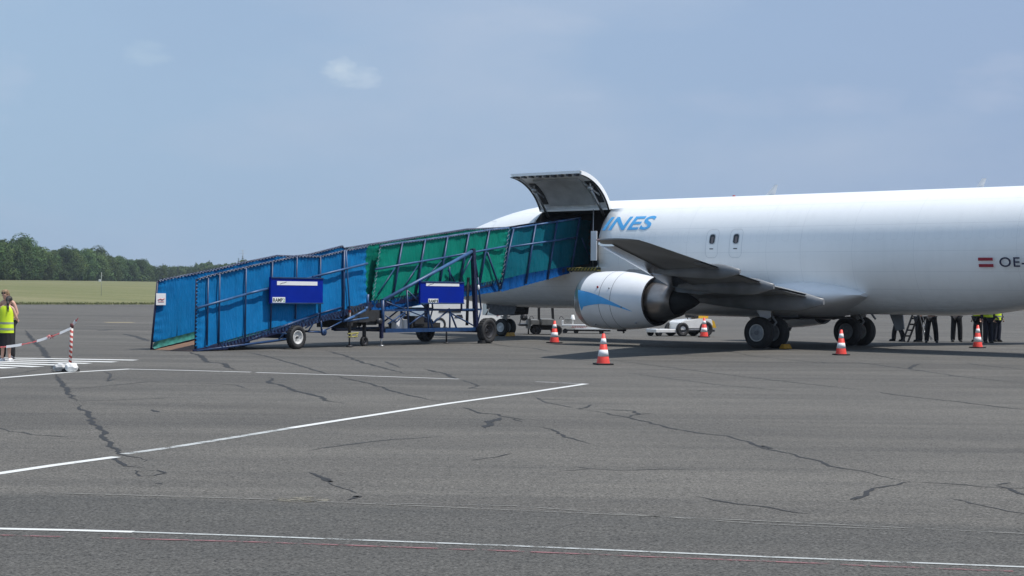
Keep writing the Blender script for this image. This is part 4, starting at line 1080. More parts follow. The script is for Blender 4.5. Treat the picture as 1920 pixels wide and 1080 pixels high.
b = MB(); b.tube((rp(601, 622).x, -.05, rp(601, 622).z), (rp(601, 622).x, W+.05, rp(601, 622).z), .03); c_ = rp(603, 623)
b.lathe([(-.03, .02), (-.03, .10), (.03, .10), (.03, .02)], (c_.x, -.09, c_.z), (0, 1, 0), 20); b.build('winch_drum', M_FRAME, r2)
def road_wheel(parent, c, r, wd, rimm, near=-1, spokes=5):
    rt_ = empty('wheel', c); rt_.parent = parent; h = wd/2
    b = MB(); b.lathe([(-h*.7, r*.60), (-h, r*.72), (-h, r*.88), (-h*.8, r*.97), (-h*.4, r), (h*.4, r), (h*.8, r*.97), (h, r*.88), (h, r*.72), (h*.7, r*.60)], (0, 0, 0), (0, 1, 0), 32)
    for k in range(28):
        a = k*2*math.pi/28; b.box((r*.995*math.cos(a), 0, r*.995*math.sin(a)), (.02, wd*.7, .03), Matrix.Rotation(-a, 3, 'Y'))
    b.build('tyre', M_TYRE, rt_)
    b = MB(); b.lathe([(h*.2, .02), (h*.2, r*.12), (-.01, r*.18), (h*.3, r*.34), (h*.1, r*.42), (h*.75, r*.52), (h*.8, r*.60), (h*.3, r*.61), (-h*.8, r*.60)], (0, 0, 0), (0, near, 0), 32)
    for k in range(spokes):
        a = k*2*math.pi/spokes+.3; b.ball((r*.28*math.cos(a), near*h*.35, r*.28*math.sin(a)), r*.04, 6)
    b.build('rim', rimm, rt_)
    if rimm is M_HUB:
        b = MB(); b.lathe([(0, .01), (.01, r*.10), (-.03, r*.12)], (0, near*h*.35, 0), (0, near, 0), 12); b.build('hub', M_DSTEEL, rt_)
    return rt_
wc = rp(562, 634, -.5)
road_wheel(r2, (wc.x, -.36, .345), .345, .20, M_HUB); road_wheel(r2, (wc.x, W+.24, .345), .345, .20, M_HUB, 1)
b = MB(); b.box((wc.x, W/2, .345), (.09, W+.5, .09)); b.box((wc.x, .12, .52), (.5, .07, .07)); b.box((wc.x, W-.12, .52), (.5, .07, .07)); b.tube((wc.x, .12, .34), (wc.x+.35, .12, .75), .03); b.tube((wc.x, W-.12, .34), (wc.x+.35, W-.12, .75), .03); b.build('axle', M_FRAMED, r2)
b = MB(); b.box((wc.x-.6, W/2, .40), (1.7, W*.8, .12)); b.build('ballast_tray', M_FRAMED, r2)
for x_, y_ in ((1.6, .25), (1.6, W-.25)): road_wheel(r2, (x_, y_, .14), .14, .09, M_DSTEEL, -1, 0)
# blue name board with white strip
def board(parent, c0, c1, off, strip, lab, txt, tcol, mat_w=M_LABEL):
    A, C = rp(*c0, off), rp(*c1, off); x0, x1, z0, z1 = A.x, C.x, C.z, A.z
    b = MB(); b.box(((x0+x1)/2, off+.04, (z0+z1)/2), (x1-x0, .08, z1-z0), bev=.015); bd = b.build('sign_board', M_SIGN, parent)
    for q in (z0+.02, z1-.02):
        b = MB(); b.box(((x0+x1)/2, off-.012, q), (x1-x0, .025, .04), bev=.006); b.build('edge_trim', M_FRAME, bd)
    p, q = rp(*strip[0], off-.004), rp(*strip[1], off-.004); b = MB(); b.box(((p.x+q.x)/2, off-.004, (p.z+q.z)/2), (q.x-p.x, .006, p.z-q.z)); b.build('white_strip', M_LABEL, bd)
    b = MB(); w_ = q.x-p.x; zc_ = (p.z+q.z)/2      # faint grey bird-like flourish on the strip
    b.path([(p.x+w_*.07, off-.009, zc_-.03), (p.x+w_*.13, off-.009, zc_+.005), (p.x+w_*.17, off-.009, zc_+.01), (p.x+w_*.23, off-.009, zc_+.04)], .006, 5); b.build('strip_flourish', M_DSTEEL, bd)
    p, q = rp(*lab[0], off-.005), rp(*lab[1], off-.005); b = MB(); b.box(((p.x+q.x)/2, off-.005, (p.z+q.z)/2), (q.x-p.x, .008, p.z-q.z)); b.build('label', M_LABEL, bd)
    n = len(txt); w_ = (q.x-p.x)*.92; h_ = (p.z-q.z)*.66
    for body, a, c, m in ((txt[:-1], 0.04, .80, M_INK), (txt[-1], .84, .96, tcol)):
        me = text_mesh(body, 1.0, .03, 0, 0); bm = bmesh.new(); bm.from_mesh(me)
        xs = [v.co.x for v in bm.verts]; ys = [v.co.y for v in bm.verts]; X0, X1, Y0_, Y1_ = min(xs), max(xs), min(ys), max(ys)
        for v in bm.verts: v.co = ((p.x+(q.x-p.x)*(a+(c-a)*(v.co.x-X0)/(X1-X0))), off-.012, q.z+(p.z-q.z)*(.18+.64*(v.co.y-Y0_)/(Y1_-Y0_)))
        m2 = bpy.data.meshes.new('label_text'); bm.to_mesh(m2); bm.free(); m2.materials.append(m); o = bpy.data.objects.new('label_text', m2); COL.objects.link(o); o.parent = bd
    return bd
board(r2, (508, 519), (605.5, 570), -.20, ((519.5, 527), (595, 535.5)), ((511, 557), (534.5, 568)), 'RAMP2', M_INKG)
# white notice on the far panel near the foot
b = MB(); b.box((.12, W-.075, 1.42), (.36, .01, .33), bev=.004); nb = b.build('notice', M_LABEL, r2)
b = MB(); b.path([(.0, W-.085, 1.40), (.10, W-.085, 1.43), (.16, W-.085, 1.40), (.24, W-.085, 1.44)], .012, 5); b.box((.12, W-.085, 1.35), (.22, .006, .015)); b.build('notice_print', M_INKR, nb)
# drawbar, curved tube and jack at the joint
b = MB(); b.path([rp(645, 602, -.3), rp(664, 593, -.3), rp(685, 581.5, -.3), rp(688.5, 575, -.3), rp(690, 552, -.3)], .04); b.tube(rp(650, 602, -.28), rp(690, 596, -.28), .03); b.build('curved_rail', M_FRAMEL, r2)
b = MB(); J = rp(655, 648, -.2); b.tube((J.x, -.2, .03), (J.x, -.2, .45), .025); b.tube((J.x, -.2, .4), (J.x, -.2, 1.05), .045); b.lathe([(0, .02), (0, .11), (.04, .11), (.05, .03)], (J.x, -.2, .01), (0, 0, 1), 14); b.build('jack', M_DSTEEL, r2)
b = MB(); b.box((6.75, W/2, 1.0), (.95, W+.1, .5)); b.box((6.7, W/2, .72), (.6, W*.7, .28)); b.box((6.35, .1, .85), (.25, .3, .4)); b.build('hitch_housing', M_DARK, r2)
b = MB(); b.box((6.18, -.16, .98), (.05, .06, .30)); b.build('tail_lamp', mat('dull_red', (.22, .04, .03), .5), r2)
b = MB(); b.tube(rp(652, 626, -.3), rp(672, 624, -.3), .022); b.tube(rp(653, 632, -.3), rp(670, 631, -.3), .018); b.tube(rp(672, 624, -.3), rp(665, 633, -.3), .018); b.tube(rp(660, 625, -.3), rp(657, 632, -.3), .02); b.build('tow_eye', mat('dirty_yellow', (.33, .30, .08), .6), r2)

# ---------- green ramp trailer (lift)
r1 = empty('loading_ramp', tuple(RF), RA, 'green tarpaulin sided lifting ramp trailer reaching up into the aircraft cargo door', 'loading ramp', 'linked loading ramps')
GO = .30    # the green side panel stands behind the outer truss
gt = P2([(711, 461.5), (755, 454.5), (797, 449.5), (838, 443.5), (880, 437), (918, 431), (953, 427.5)], GO)
gb = P2([(697, 564), (737, 558), (779, 550), (826, 542.5), (862, 537), (900, 531), (940, 523.5)], GO)
gp = [((754.7, 454), (736, 562)), ((797.5, 449.4), (779, 556)), ((839.4, 444), (822, 548)), ((879.4, 437), (860, 545)), ((917.8, 430.5), (898, 541))]
ep = [((963, 430), (938.6, 542)), ((1004.4, 421.7), (986, 532)), ((1044.7, 416), (1027, 524)), ((1087, 409.5), (1071, 510))]
fabric_panel('side_panel', gt, gb, GO, M_GREEN, r1, [rp(a[0], a[1], GO).x for a, c in gp], seed=21, wr=.035)
et = P2([(958, 429), (1004, 421.5), (1045, 415.5), (1089, 409)], GO); eb = P2([(941, 524), (986, 513), (1027, 505.5), (1070, 498)], GO)
fabric_panel('side_panel', et, eb, GO+.01, M_DGREEN, r1, [rp(a[0], a[1], GO).x for a, c in ep], seed=31)
ct = P2([(1086, 411), (1108, 414)], GO+.35); cb = P2([(1072, 499), (1106, 494)], GO+.35)
fabric_panel('end_curtain', ct, cb, GO+.35, M_DGREEN, r1, seed=41, wr=.06)
# skirts below the fabric
st = P2([(697, 564), (737, 560), (779, 553), (862, 538), (940, 524)], GO); sb = P2([(697, 584), (737, 580), (779, 574), (862, 558), (940, 546)], GO)
fabric_panel('skirt', st, sb, GO+.02, M_SKIRT, r1, nz=5, seed=51, wr=.03)
st = P2([(941, 524), (986, 513), (1070, 498)], GO); sb = P2([(940, 547), (986, 535), (1030, 523), (1068, 512.5)], GO)
fabric_panel('skirt', st, sb, GO+.0, M_SKIRT, r1, nz=5, seed=61, wr=.03)
# far side panels
def shift(L, dz): return [(t, z+dz) for t, z in L]
ft = P2([(650, 465.5), (687, 459.5), (780, 445), (876, 430), (950, 427), (1040, 413), (1100, 404)], GO+W-.1); fb = [(ft[0][0], 1.3), (14.8, 2.15), (18.4, 2.6), (19.5, 2.62)]; FM = ft[4]
fabric_panel('side_panel', ft[:5], [(ft[0][0], 1.3), (FM[0], 2.15)], GO+W-.1, M_GREEN, r1, seed=71)
fabric_panel('side_panel', ft[4:], [(FM[0], 2.15), (ft[-1][0], 2.62)], GO+W-.1, M_DGREEN, r1, seed=81)
fabric_panel('skirt', [(7.0, 1.45), (18.4, 2.6)], [(7.0, 1.1), (18.4, 2.3)], GO+W-.08, M_SKIRT, r1, nz=4, seed=91)
# green curtain bridging the joint
jt = P2([(687, 463), (712, 461)], GO+.2); jb = P2([(687, 572), (700, 566)], GO+.2)
fabric_panel('joint_curtain', jt, jb, GO+.2, M_GREEN, r1, seed=95, wr=.05)
dk1 = [(7.25, 1.31), (18.55, 2.62)]
b = MB(); (a, za), (c, zc_) = dk1; b.prism([(a, GO+.08, za), (c, GO+.08, zc_), (c, GO+.08, zc_-.03), (a, GO+.08, za-.03)], (0, W-.25, 0)); b.build('deck', M_WOOD, r1)
for y_ in (GO+.04, GO+W-.15):
    b = MB(); b.prism([(a, y_, za+.03), (c, y_, zc_+.03), (c, y_, zc_-.14), (a, y_, za-.22)], (0, .06, 0)); b.build('side_beam', M_FRAMED, r1)
b = MB()
for k in range(20):
    t = 7.5+k*.56; b.box((t, GO+W/2-.05, lerpline(dk1, t)-.1), (.05, W-.25, .09))
b.build('cross_members', M_FRAMED, r1)
for (a, c) in gp+ep:
    b = MB(); A, C = rp(*a, GO-.05), rp(*c, GO-.05); b.tube(C, A, .036, 8); b.build('post', M_FRAME, r1)
    t = A.x; b = MB(); b.tube((C.x, GO+W-.05, lerpline(fb, C.x)-.1), (t, GO+W-.05, lerpline(ft, t)), .032); b.build('post', M_FRAME, r1)
b = MB(); b.path([rp(704, 505, GO-.06), rp(838, 482, GO-.06), rp(948, 462, GO-.06)], .034); b.tube(rp(957, 463, GO-.06), rp(1082, 445, GO-.06), .034); b.build('guard_rail', M_FRAMEL, r1)
for T_, y_ in ((gt, GO-.02), (et, GO-.02), (ft, GO+W-.08)):
    b = MB()
    for (a, za), (c, zc_) in zip(T_, T_[1:]): b.tube((a, y_, za), (c, y_, zc_), .034, 8)
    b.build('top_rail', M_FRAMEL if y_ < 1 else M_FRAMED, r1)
for a, c, r_ in (((913.6, 473), (937, 541), .036), ((741, 502), (708, 552), .018), ((784, 497), (752, 546), .018), ((1091, 447), (1108, 489), .02), ((828, 489), (800, 520), .018), ((840, 505), (852, 527), .03)):
    b = MB(); b.tube(rp(*a, GO-.08), rp(*c, GO-.08), r_); b.build('panel_brace', M_FRAME, r1)
b = MB(); lacing(b, gt, GO-.02); b.build('lacing', M_ROPE, r1)
b = MB(); lacing(b, ft[:5], GO+W-.1); b.build('lacing', M_ROPE, r1)
b = MB(); lacing(b, [gb[0], gt[0]], GO-.02, .008, .12, .03); b.build('edge_lacing', M_ROPE, r1)
b = MB(); lacing(b, [gb[-1], gt[-1]], GO-.02, .009, .14, .035); b.build('edge_lacing', M_ROPE, r1)
b = MB(); lacing(b, [(t, z-.02) for t, z in gb], GO-.03, .008, .15, .07); b.build('lower_lacing', M_HEM, r1)
# outer lifting trusses, both sides
def truss(off, full=True):
    b = MB(); S = lambda x, y_: (lambda p: Vector((p.x, off, p.z)))(rp(x, y_, 0))
    b.tube(S(715, 563.5), S(885, 470), .058, 10); b.build('lifting_arm', M_FRAMEL, r1)
    b = MB(); b.bar(S(718, 620), S(888, 617), .09, .12); b.bar(S(718, 582), S(897, 580), .06, .06); b.build('chord', M_FRAME, r1)
    b = MB()
    for a, c, r_ in (((715, 563), (715, 622), .055), ((760, 544), (763.5, 617), .032), ((799, 580), (801, 616), .03), ((841, 582), (840.5, 616), .03), ((719, 565.5), (757, 580), .026), ((757, 580), (797, 596), .02),
                     ((760, 544), (799, 580), .026), ((799, 580), (808.5, 616), .03), ((839, 578.5), (854, 617), .03), ((764, 609), (798, 584), .028), ((808.5, 606), (838, 582), .028),
                     ((843.7, 588), (884.4, 610), .026), ((725, 607), (757, 585), .026), ((720, 592), (740, 605), .022), ((739, 605), (757, 590), .022), ((840, 500), (841, 527), .028), ((862, 520), (884, 476), .026)):
        b.tube(S(*a), S(*c), r_, 8)
    b.build('truss_web', M_FRAME, r1)
    b = MB(); b.bar(S(884, 466), S(890, 622), .13, .13); b.build('column', M_FRAMED, r1)
    b = MB(); b.path([S(886, 470), S(893, 520), S(899.5, 580)], .03); b.tube(S(899.5, 580), S(893, 606), .026); b.build('column_stay', M_FRAME, r1)
truss(-.06); truss(GO+W+.10)
b = MB()
for px_, py_ in ((886, 620), (886, 582), (718, 620), (760, 620), (800, 618), (840, 618)):
    p = rp(px_, py_); b.bar((p.x, -.06, p.z), (p.x, GO+W+.1, p.z), .07, .07)
b.build('cross_beams', M_FRAMED, r1)
p = rp(885, 540); b = MB(); b.tube((p.x-.1, .12, .6), (p.x-.05, .12, p.z+.35), .05); b.build('hydraulic_cylinder', M_DSTEEL, r1)
wc = rp(903, 621, -.1)
road_wheel(r1, (wc.x, -.32, .42), .42, .26, M_DSTEEL, -1, 6); road_wheel(r1, (wc.x-.1, GO+W+.32, .42), .42, .26, M_DSTEEL, 1, 6)
b = MB(); b.box((wc.x, W/2+.1, .42), (.12, W+.6, .12)); b.build('axle', M_FRAMED, r1)
b = MB(); b.box((wc.x-2.2, W/2+.2, .58), (1.5, W*.6, .22)); b.box((wc.x-2.6, .7, .74), (.5, .45, .35), bev=.03); b.build('hydraulic_pack', M_DARK, r1)
b = MB(); b.tube((wc.x+.1, -.2, .95), (wc.x+.28, -.2, 1.18), .022); b.build('lever', M_DSTEEL, r1)
b = MB(); b.prism([(wc.x-.42, -.44, .003), (wc.x-.2, -.44, .003), (wc.x-.26, -.44, .11), (wc.x-.38, -.44, .11)], (0, .2, 0)); wk = b.build('wheel_wedge', M_BLACK, r1)
p = rp(715, 640, -.06)
b = MB(); b.bar((p.x, -.06, .25), (p.x, -.06, .75), .09, .09); b.build('leg', M_FRAMED, r1)
b = MB(); b.tube((p.x, -.06, .02), (p.x, -.06, .3), .03); b.lathe([(0, .02), (0, .09), (.025, .09), (.03, .02)], (p.x, -.06, .003), (0, 0, 1), 12); b.build('leg', M_STEEL, r1)
b = MB(); q = rp(837, 640, .6); b.tube((q.x, .6, .02), (q.x, .6, .55), .028); b.lathe([(0, .02), (0, .10), (.03, .10), (.04, .02)], (q.x, .6, .003), (0, 0, 1), 12); b.build('leg', M_DSTEEL, r1)
cx_ = rp(685, 640, .2).x
road_wheel(r1, (cx_, .25, .15), .15, .10, M_DSTEEL, -1, 0)
b = MB(); b.tube((cx_, .25, .2), (cx_, .25, .75), .06); b.box((cx_+.1, .3, .75), (.5, .5, .18)); b.box((cx_+.25, W/2, .95), (.7, W, .35)); b.tube((cx_+.1, .2, .5), (cx_+.9, .0, .58), .025); b.box((cx_-.15, .9, .72), (.5, .9, .22)); b.build('castor_fork', M_DARK, r1)
b = MB(); b.lathe([(-.1, .02), (-.1, .09), (.1, .09), (.1, .02)], (cx_+.35, -.02, .78), (0, 1, 0), 12); b.build('cable_reel', M_DSTEEL, r1)
board(r1, (788.5, 527), (870, 570), -.22, ((799, 530.5), (861, 537)), ((803, 560), (821.5, 569)), 'RAMP1', M_INK)
b = MB()
for x_ in (rp(797, 560).x, rp(860, 560).x): b.bar((x_, -.12, rp(797, 582).z), (x_, -.12, rp(797, 530).z), .05, .05)
b.build('board_bracket', M_FRAMED, r1)
b = MB(); q = rp(891, 540); b.ball((q.x, -.14, q.z+.02), .07, scale=(.7, .5, 1.3)); b.build('work_lamp', M_LABEL, r1)
b = MB(); q = rp(744, 611, .5); b.box((q.x, .5, .66), (.30, .22, .30), bev=.03); b.build('canister', M_LABEL, r1)
b = MB(); q = rp(764, 611, .5); b.box((q.x-.18, .5, .66), (.20, .22, .30), bev=.03); b.build('canister', M_LABEL, r1)

# ============================================================ TRAFFIC CONES
def cone_proto():
    t = empty('traffic_cone', (0, 0, 0))
    b = MB(); b.box((0, 0, .022), (.40, .40, .036), bev=.012); b.build('base', M_BLACK, t)
    b = MB(); b.lathe([(.035, .165), (.06, .160), (.09, .152), (.75, .034), (.752, .026), (.74, .02)], (0, 0, 0), (0, 0, 1), 28); b.build('body', M_ORANGE, t)
    for z0, z1 in ((.205, .365), (.50, .635)):
        rr_ = lambda z: .152-(z-.09)/.66*.118+.0025
        b = MB(); b.lathe([(z0, rr_(z0)-.004), (z0, rr_(z0)), (z1, rr_(z1)), (z1, rr_(z1)-.004)], (0, 0, 0), (0, 0, 1), 28); b.build('reflective_band', M_CWHITE, t)
    return t
cp = cone_proto()
CL = ['orange and white traffic cone nearest the camera in front of the airliner engine', 'orange and white traffic cone between the green ramp and the airliner engine',
      'orange and white traffic cone in front of the white baggage tractor', 'orange and white traffic cone in front of the far main wheels of the airliner', 'orange and white traffic cone in front of the crew at the right']
for i, (px_, py_, h) in enumerate([(1131, 684, 58.5), (1039.5, 643.5, 42), (1320, 632.5, 37), (1577, 666, 48), (1833, 652.5, 43)]):
    o = cp if i == 0 else copy_tree(cp); p = gnd(px_, py_); o.location = p; o.rotation_euler = (0, 0, .3+i*.5); Yc = p.y; s_ = h*Yc/FPX/.752; o.scale = (s_, s_, s_)
    tag(o, CL[i], 'traffic cone', 'traffic cones round the airliner')

# ============================================================ GROUND EQUIPMENT BEHIND THE AIRLINER
def place(name, px, py, yaw, label, cat, group=None):
    p = gnd(px, py); return empty(name, tuple(p), yaw, label, cat, group), p.y/FPX
# white baggage tractor behind the engine
tg, mpp = place('baggage_tractor', 1290, 630, R(24), 'low white baggage tractor with yellow top parked beyond the engine', 'tractor')
b = MB(); b.prism([(-.75, -.6, .28), (.92, -.6, .28), (1.0, -.6, .5), (.95, -.6, .78), (.35, -.6, .80), (-.55, -.6, .72), (-.75, -.6, .6)], (0, 1.2, 0)); bmesh.ops.bevel(b.bm, geom=b.bm.edges[:], offset=.03, segments=2, affect='EDGES'); b.build('body', M_CREAM, tg)
b = MB(); b.box((-1.35, 0, .24), (1.3, 1.0, .16), bev=.03); b.build('front_deck', M_CREAM, tg)
b = MB(); b.box((.62, 0, .88), (.55, .7, .14), bev=.02); b.prism([(.98, -.55, .40), (1.22, -.55, .38), (1.10, -.55, .70), (.98, -.55, .74)], (0, 1.1, 0)); b.build('yellow_panel', M_YELLOW, tg)
b = MB(); b.box((.62, 0, 1.0), (.3, .4, .08), bev=.02); b.box((.2, 0, .92), (.3, .8, .16), bev=.04); b.build('seat', M_BLACK, tg)
b = MB(); b.tube((.0, 0, .75), (-.25, 0, 1.15), .02); b.lathe([(0, .15), (.02, .17), (.04, .15)], (-.25, 0, 1.13), (-.3, 0, 1), 18); b.build('steering_wheel', M_BLACK, tg)
b = MB(); b.box((.15, -.607, .36), (1.2, .012, .03)); b.build('side_step', M_DSTEEL, tg)
for x_, y_, r in ((-.62, -.55, .31), (-.62, .55, .31), (.62, -.58, .34), (.62, .58, .34)): road_wheel(tg, (x_, y_, r), r, .2, M_DSTEEL, -1 if y_ < 0 else 1, 5)
for y_ in (-.4, .4): road_wheel(tg, (-1.8, y_, .16), .16, .12, M_DSTEEL, -1 if y_ < 0 else 1, 0)
b = MB(); b.box((-.05, 0, .25), (2.6, .7, .1)); b.build('chassis', M_DSTEEL, tg)
tg.scale = (.87, .87, .9)

# belt loader behind the nose gear
bl, mpp = place('belt_loader', 1035, 627, R(3), 'grey and white belt loader standing behind the nose wheels of the airliner', 'belt loader')
s_ = .021   # metres per photo pixel there
def bx(px, py): return ((px-1035)*s_*1.02, (627-py)*s_*1.02)
def bbox(b, x0, y0, x1, y1, dy0, dy1, bev=.01):
    a, c = bx(x0, y0), bx(x1, y1); b.box(((a[0]+c[0])/2, (dy0+dy1)/2, (a[1]+c[1])/2), (abs(c[0]-a[0]), dy1-dy0, abs(a[1]-c[1])), bev=bev)
b = MB(); bbox(b, 986, 596, 992, 616, -.7, .7); bbox(b, 992, 599, 1008, 608, -.75, .75); bbox(b, 1012, 597, 1036, 609, -.75, .75, .03); b.build('body', M_GREYM, bl)
b = MB(); bbox(b, 1000, 609, 1046, 618, -.6, .6, .03); b.build('chassis', M_BLACK, bl)
for px_, r in ((1003, .19), (1043, .19)):
    for y_ in (-.6, .6): road_wheel(bl, (bx(px_, 0)[0], y_, r), r, .2, M_DSTEEL, -1 if y_ < 0 else 1, 5)
for px_ in (1010, 1038):
    b = MB(); a = bx(px_, 612); c = bx(px_-(1 if px_ < 1020 else 4), 560); b.bar((a[0], .1, a[1]), (c[0], .1, c[1]+.1), .10 if px_ < 1020 else .14, .10); b.build('post', M_BLACK, bl)
b = MB(); a = bx(979, 594); b.lathe([(-.05, .02), (-.05, .15), (.05, .15), (.05, .02)], (a[0], -.5, a[1]), (0, 1, 0), 22)
b.build('hose_reel', M_DSTEEL, bl)
b = MB(); bbox(b, 970, 607, 985, 611, -.6, .6); a = bx(971, 609); c = bx(973, 598); b.tube((a[0], -.5, a[1]), (c[0], -.5, c[1]), .02); b.build('bracket', M_DSTEEL, bl)
for px_ in (993, 1050):
    b = MB(); P = [];
    for k in range(9):
        an = math.pi*k/8; q = bx(px_, 597); P.append((q[0]-.08*math.cos(an), -.72, q[1]+.11*math.sin(an)))
    b.path(P, .012, 6); b.build('hoop', M_DSTEEL, bl)
b = MB(); a = bx(988, 625); b.tube((a[0], -.5, .0), (a[0], -.5, .35), .03); b.build('leg', M_DSTEEL, bl)
cv, _ = place('conveyor_trolley', 1085, 625, R(-3), 'white low trolley with red striped rail and lamp shaped mast beside the engine intake', 'trolley')
cx2 = lambda px, py: ((px-1085)*s_*1.02, (625-py)*s_*1.02)
b = MB(); a, c = cx2(1052, 610), cx2(1098, 608); b.box(((a[0]+c[0])/2, 0, (a[1]+c[1])/2+.0), (c[0]-a[0], .8, .07), bev=.01); b.build('upper_deck', M_CREAM, cv)
b = MB(); a, c = cx2(1078, 616), cx2(1150, 612); b.box(((a[0]+c[0])/2, 0, .20), (c[0]-a[0], .9, .07), bev=.01); b.build('lower_deck', M_CREAM, cv)
b = MB()
for k in range(9):
    a = cx2(1071+k*3.4, 612); b.prism([(a[0], -.42, a[1]-.04), (a[0]+.03, -.42, a[1]-.04), (a[0]+.06, -.42, a[1]+.03), (a[0]+.03, -.42, a[1]+.03)], (0, .02, 0))
b.build('striped_rail', M_REDP, cv)
b = MB(); a = cx2(1073, 608); b.tube((a[0], 0, a[1]), (a[0], 0, a[1]+.22), .025); b.build('mast', M_CREAM, cv)
b = MB(); b.lathe([(0, .10), (.2, .055), (.2, .01)], (a[0], 0, a[1]+.22), (0, 0, 1), 16); b.lathe([(0, .01), (0, .10)], (a[0], 0, a[1]+.22), (0, 0, 1), 16); b.build('lamp_head', M_CREAM, cv)
b = MB(); a = cx2(1053, 605); b.box((a[0], 0, a[1]-.02), (.07, .7, .26), bev=.01); b.build('end_board', M_CREAM, cv)
b = MB(); a = cx2(1064, 600); b.box((a[0], .1, a[1]), (.3, .4, .18), bev=.02); b.build('equipment_box', M_GREYM, cv)
for px_ in (1058, 1080, 1130):
    for y_ in (-.35, .35): road_wheel(cv, (cx2(px_, 0)[0], y_, .09), .09, .07, M_DSTEEL, -1 if y_ < 0 else 1, 0)
b = MB(); b.box((.4, 0, .13), (1.9, .5, .06)); b.build('chassis', M_DSTEEL, cv)

# white van behind the green ramp
vn, _ = place('parked_van', 872, 622, R(28), 'white van parked behind the green ramp with pale side window', 'van')
sv = gnd(868, 622).y/FPX
vx = lambda px, py: ((px-868)*sv*1.01, (622-py)*sv)
vx0 = vx
def vx(px, py): q = vx0(px, py); return (q[0]*1.14, q[1])
def vpoly(b, pts, y0, y1): b.prism([(vx(*p)[0], y0, vx(*p)[1]) for p in pts], (0, y1-y0, 0))
b = MB(); vpoly(b, [(800, 616), (940, 616), (943, 600), (941, 592), (936, 568), (930, 560), (880, 557), (812, 563), (800, 578), (796, 600)], 0, 1.7)
bmesh.ops.bevel(b.bm, geom=b.bm.edges[:], offset=.05, segments=2, affect='EDGES'); vb = b.build('body', M_CREAM, vn)
b = MB(); vpoly(b, [(900, 589), (926, 590), (925, 569), (900, 568)], -.012, .01); b.build('window', M_VGLASS, vb)
b = MB(); vpoly(b, [(929.5, 590), (937, 590), (934, 570), (929.5, 569.5)], -.012, .01); b.build('window', M_VGLASS, vb)
b = MB(); vpoly(b, [(926.3, 592), (928.8, 592), (928.5, 569), (926, 569)], -.02, .01); b.build('red_pillar', M_REDP, vb)
b = MB(); vpoly(b, [(820, 586), (860, 586), (860, 583), (820, 583)], -.015, .01); b.build('side_moulding', M_DSTEEL, vb)
b = MB(); vpoly(b, [(848, 596), (864, 596), (862, 590), (852, 590)], -.015, .01); b.build('door_handle', M_DSTEEL, vb)
for px_ in (822, 915):
    for y_ in (.08, 1.62): road_wheel(vn, (vx(px_, 0)[0], y_, .31), .31, .2, M_HUBG, -1 if y_ < 1 else 1, 5)

# ============================================================ STEP LADDER
ld, _ = place('step_ladder', 1706, 641, R(-18), 'dark step ladder open under the airliner belly', 'ladder')
sl_ = gnd(1706, 641).y/FPX
lx = lambda px, py: ((px-1706)*sl_, (641-py)*sl_)
b = MB()
for (a, c) in (((1693, 641), (1713, 585)), ((1702.5, 641), (1724, 585))):
    A, C = lx(*a), lx(*c); b.bar((A[0], 0, A[1]), (C[0], -.25, C[1]), .03, .07)
for k in range(6):
    y_ = 630-k*11; A = lx(1693+20*(641-y_)/56, y_); C = lx(1702.5+21.5*(641-y_)/56, y_); f = (641-y_)/56*-.25; b.bar((A[0], f, A[1]), (C[0], f, C[1]), .03, .06)
b.build('climbing_frame', M_DSTEEL, ld)
b = MB()
for (a, c) in (((1735, 641), (1722, 585)), ((1744, 638), (1726, 585))):
    A, C = lx(*a), lx(*c); b.bar((A[0], .35, A[1]), (C[0], -.2, C[1]), .03, .03)
b.build('rear_frame', M_STEEL, ld)
st_, _ = place('work_trestle', 1733, 641, R(10), 'small steel trestle standing behind the step ladder', 'trestle')
tx = lambda px, py: ((px-1733)*sl_, (641-py)*sl_)
for a, c in (((1722, 642), (1736, 617)), ((1749, 636), (1736, 617))):
    b = MB(); A, C = tx(*a), tx(*c); b.tube((A[0], 0, max(0, A[1])), (C[0], 0, C[1]), .018); b.build('leg', M_STEEL, st_)
b = MB(); A = tx(1731, 611); b.box((A[0], 0, A[1]), (.22, .2, .03)); b.tube((A[0]+.05, 0, A[1]-.14), (A[0]+.05, 0, A[1]), .02); b.build('platform', M_STEEL, st_)

# ============================================================ BARRIER POLE, TAPE, SAND BAGS
PB = gnd(131, 697)
bpole = empty('barrier_pole', tuple(PB), R(20), 'red and white striped barrier pole standing in its foot on the apron', 'barrier pole')
hp = 87*PB.y/FPX
def stripe_mat():
    t = T('red_white_stripes'); sp = t.n('ShaderNodeSeparateXYZ'); t.t.links.new(t.tc.outputs['Object'], sp.inputs[0])
    s_ = t.math('LESS_THAN', t.math('FRACT', t.math('ADD', t.math('MULTIPLY', sp.outputs[2], 9.6), t.math('MULTIPLY', t.math('ARCTAN2', sp.outputs[1], sp.outputs[0]), .16))), .5)
    t.lk(t.mix(s_, (.40, .05, .04), (.66, .62, .58)), t.b.inputs['Base Color']); t.b.inputs['Roughness'].default_value = .5; return t.m
b = MB(); b.tube((0, 0, .05), (.03, 0, hp), .032, 14); b.build('pole', stripe_mat(), bpole)
b = MB(); b.tube((.03, 0, hp-.05), (.03, 0, hp+.04), .037, 12); b.build('cap', mat('pole_cap', (.12, .03, .03), .6), bpole)
b = MB(); b.lathe([(0, .01), (0, .20), (.05, .20), (.09, .12), (.10, .04)], (0, 0, .0), (0, 0, 1), 20); b.build('foot', M_BLACK, bpole)
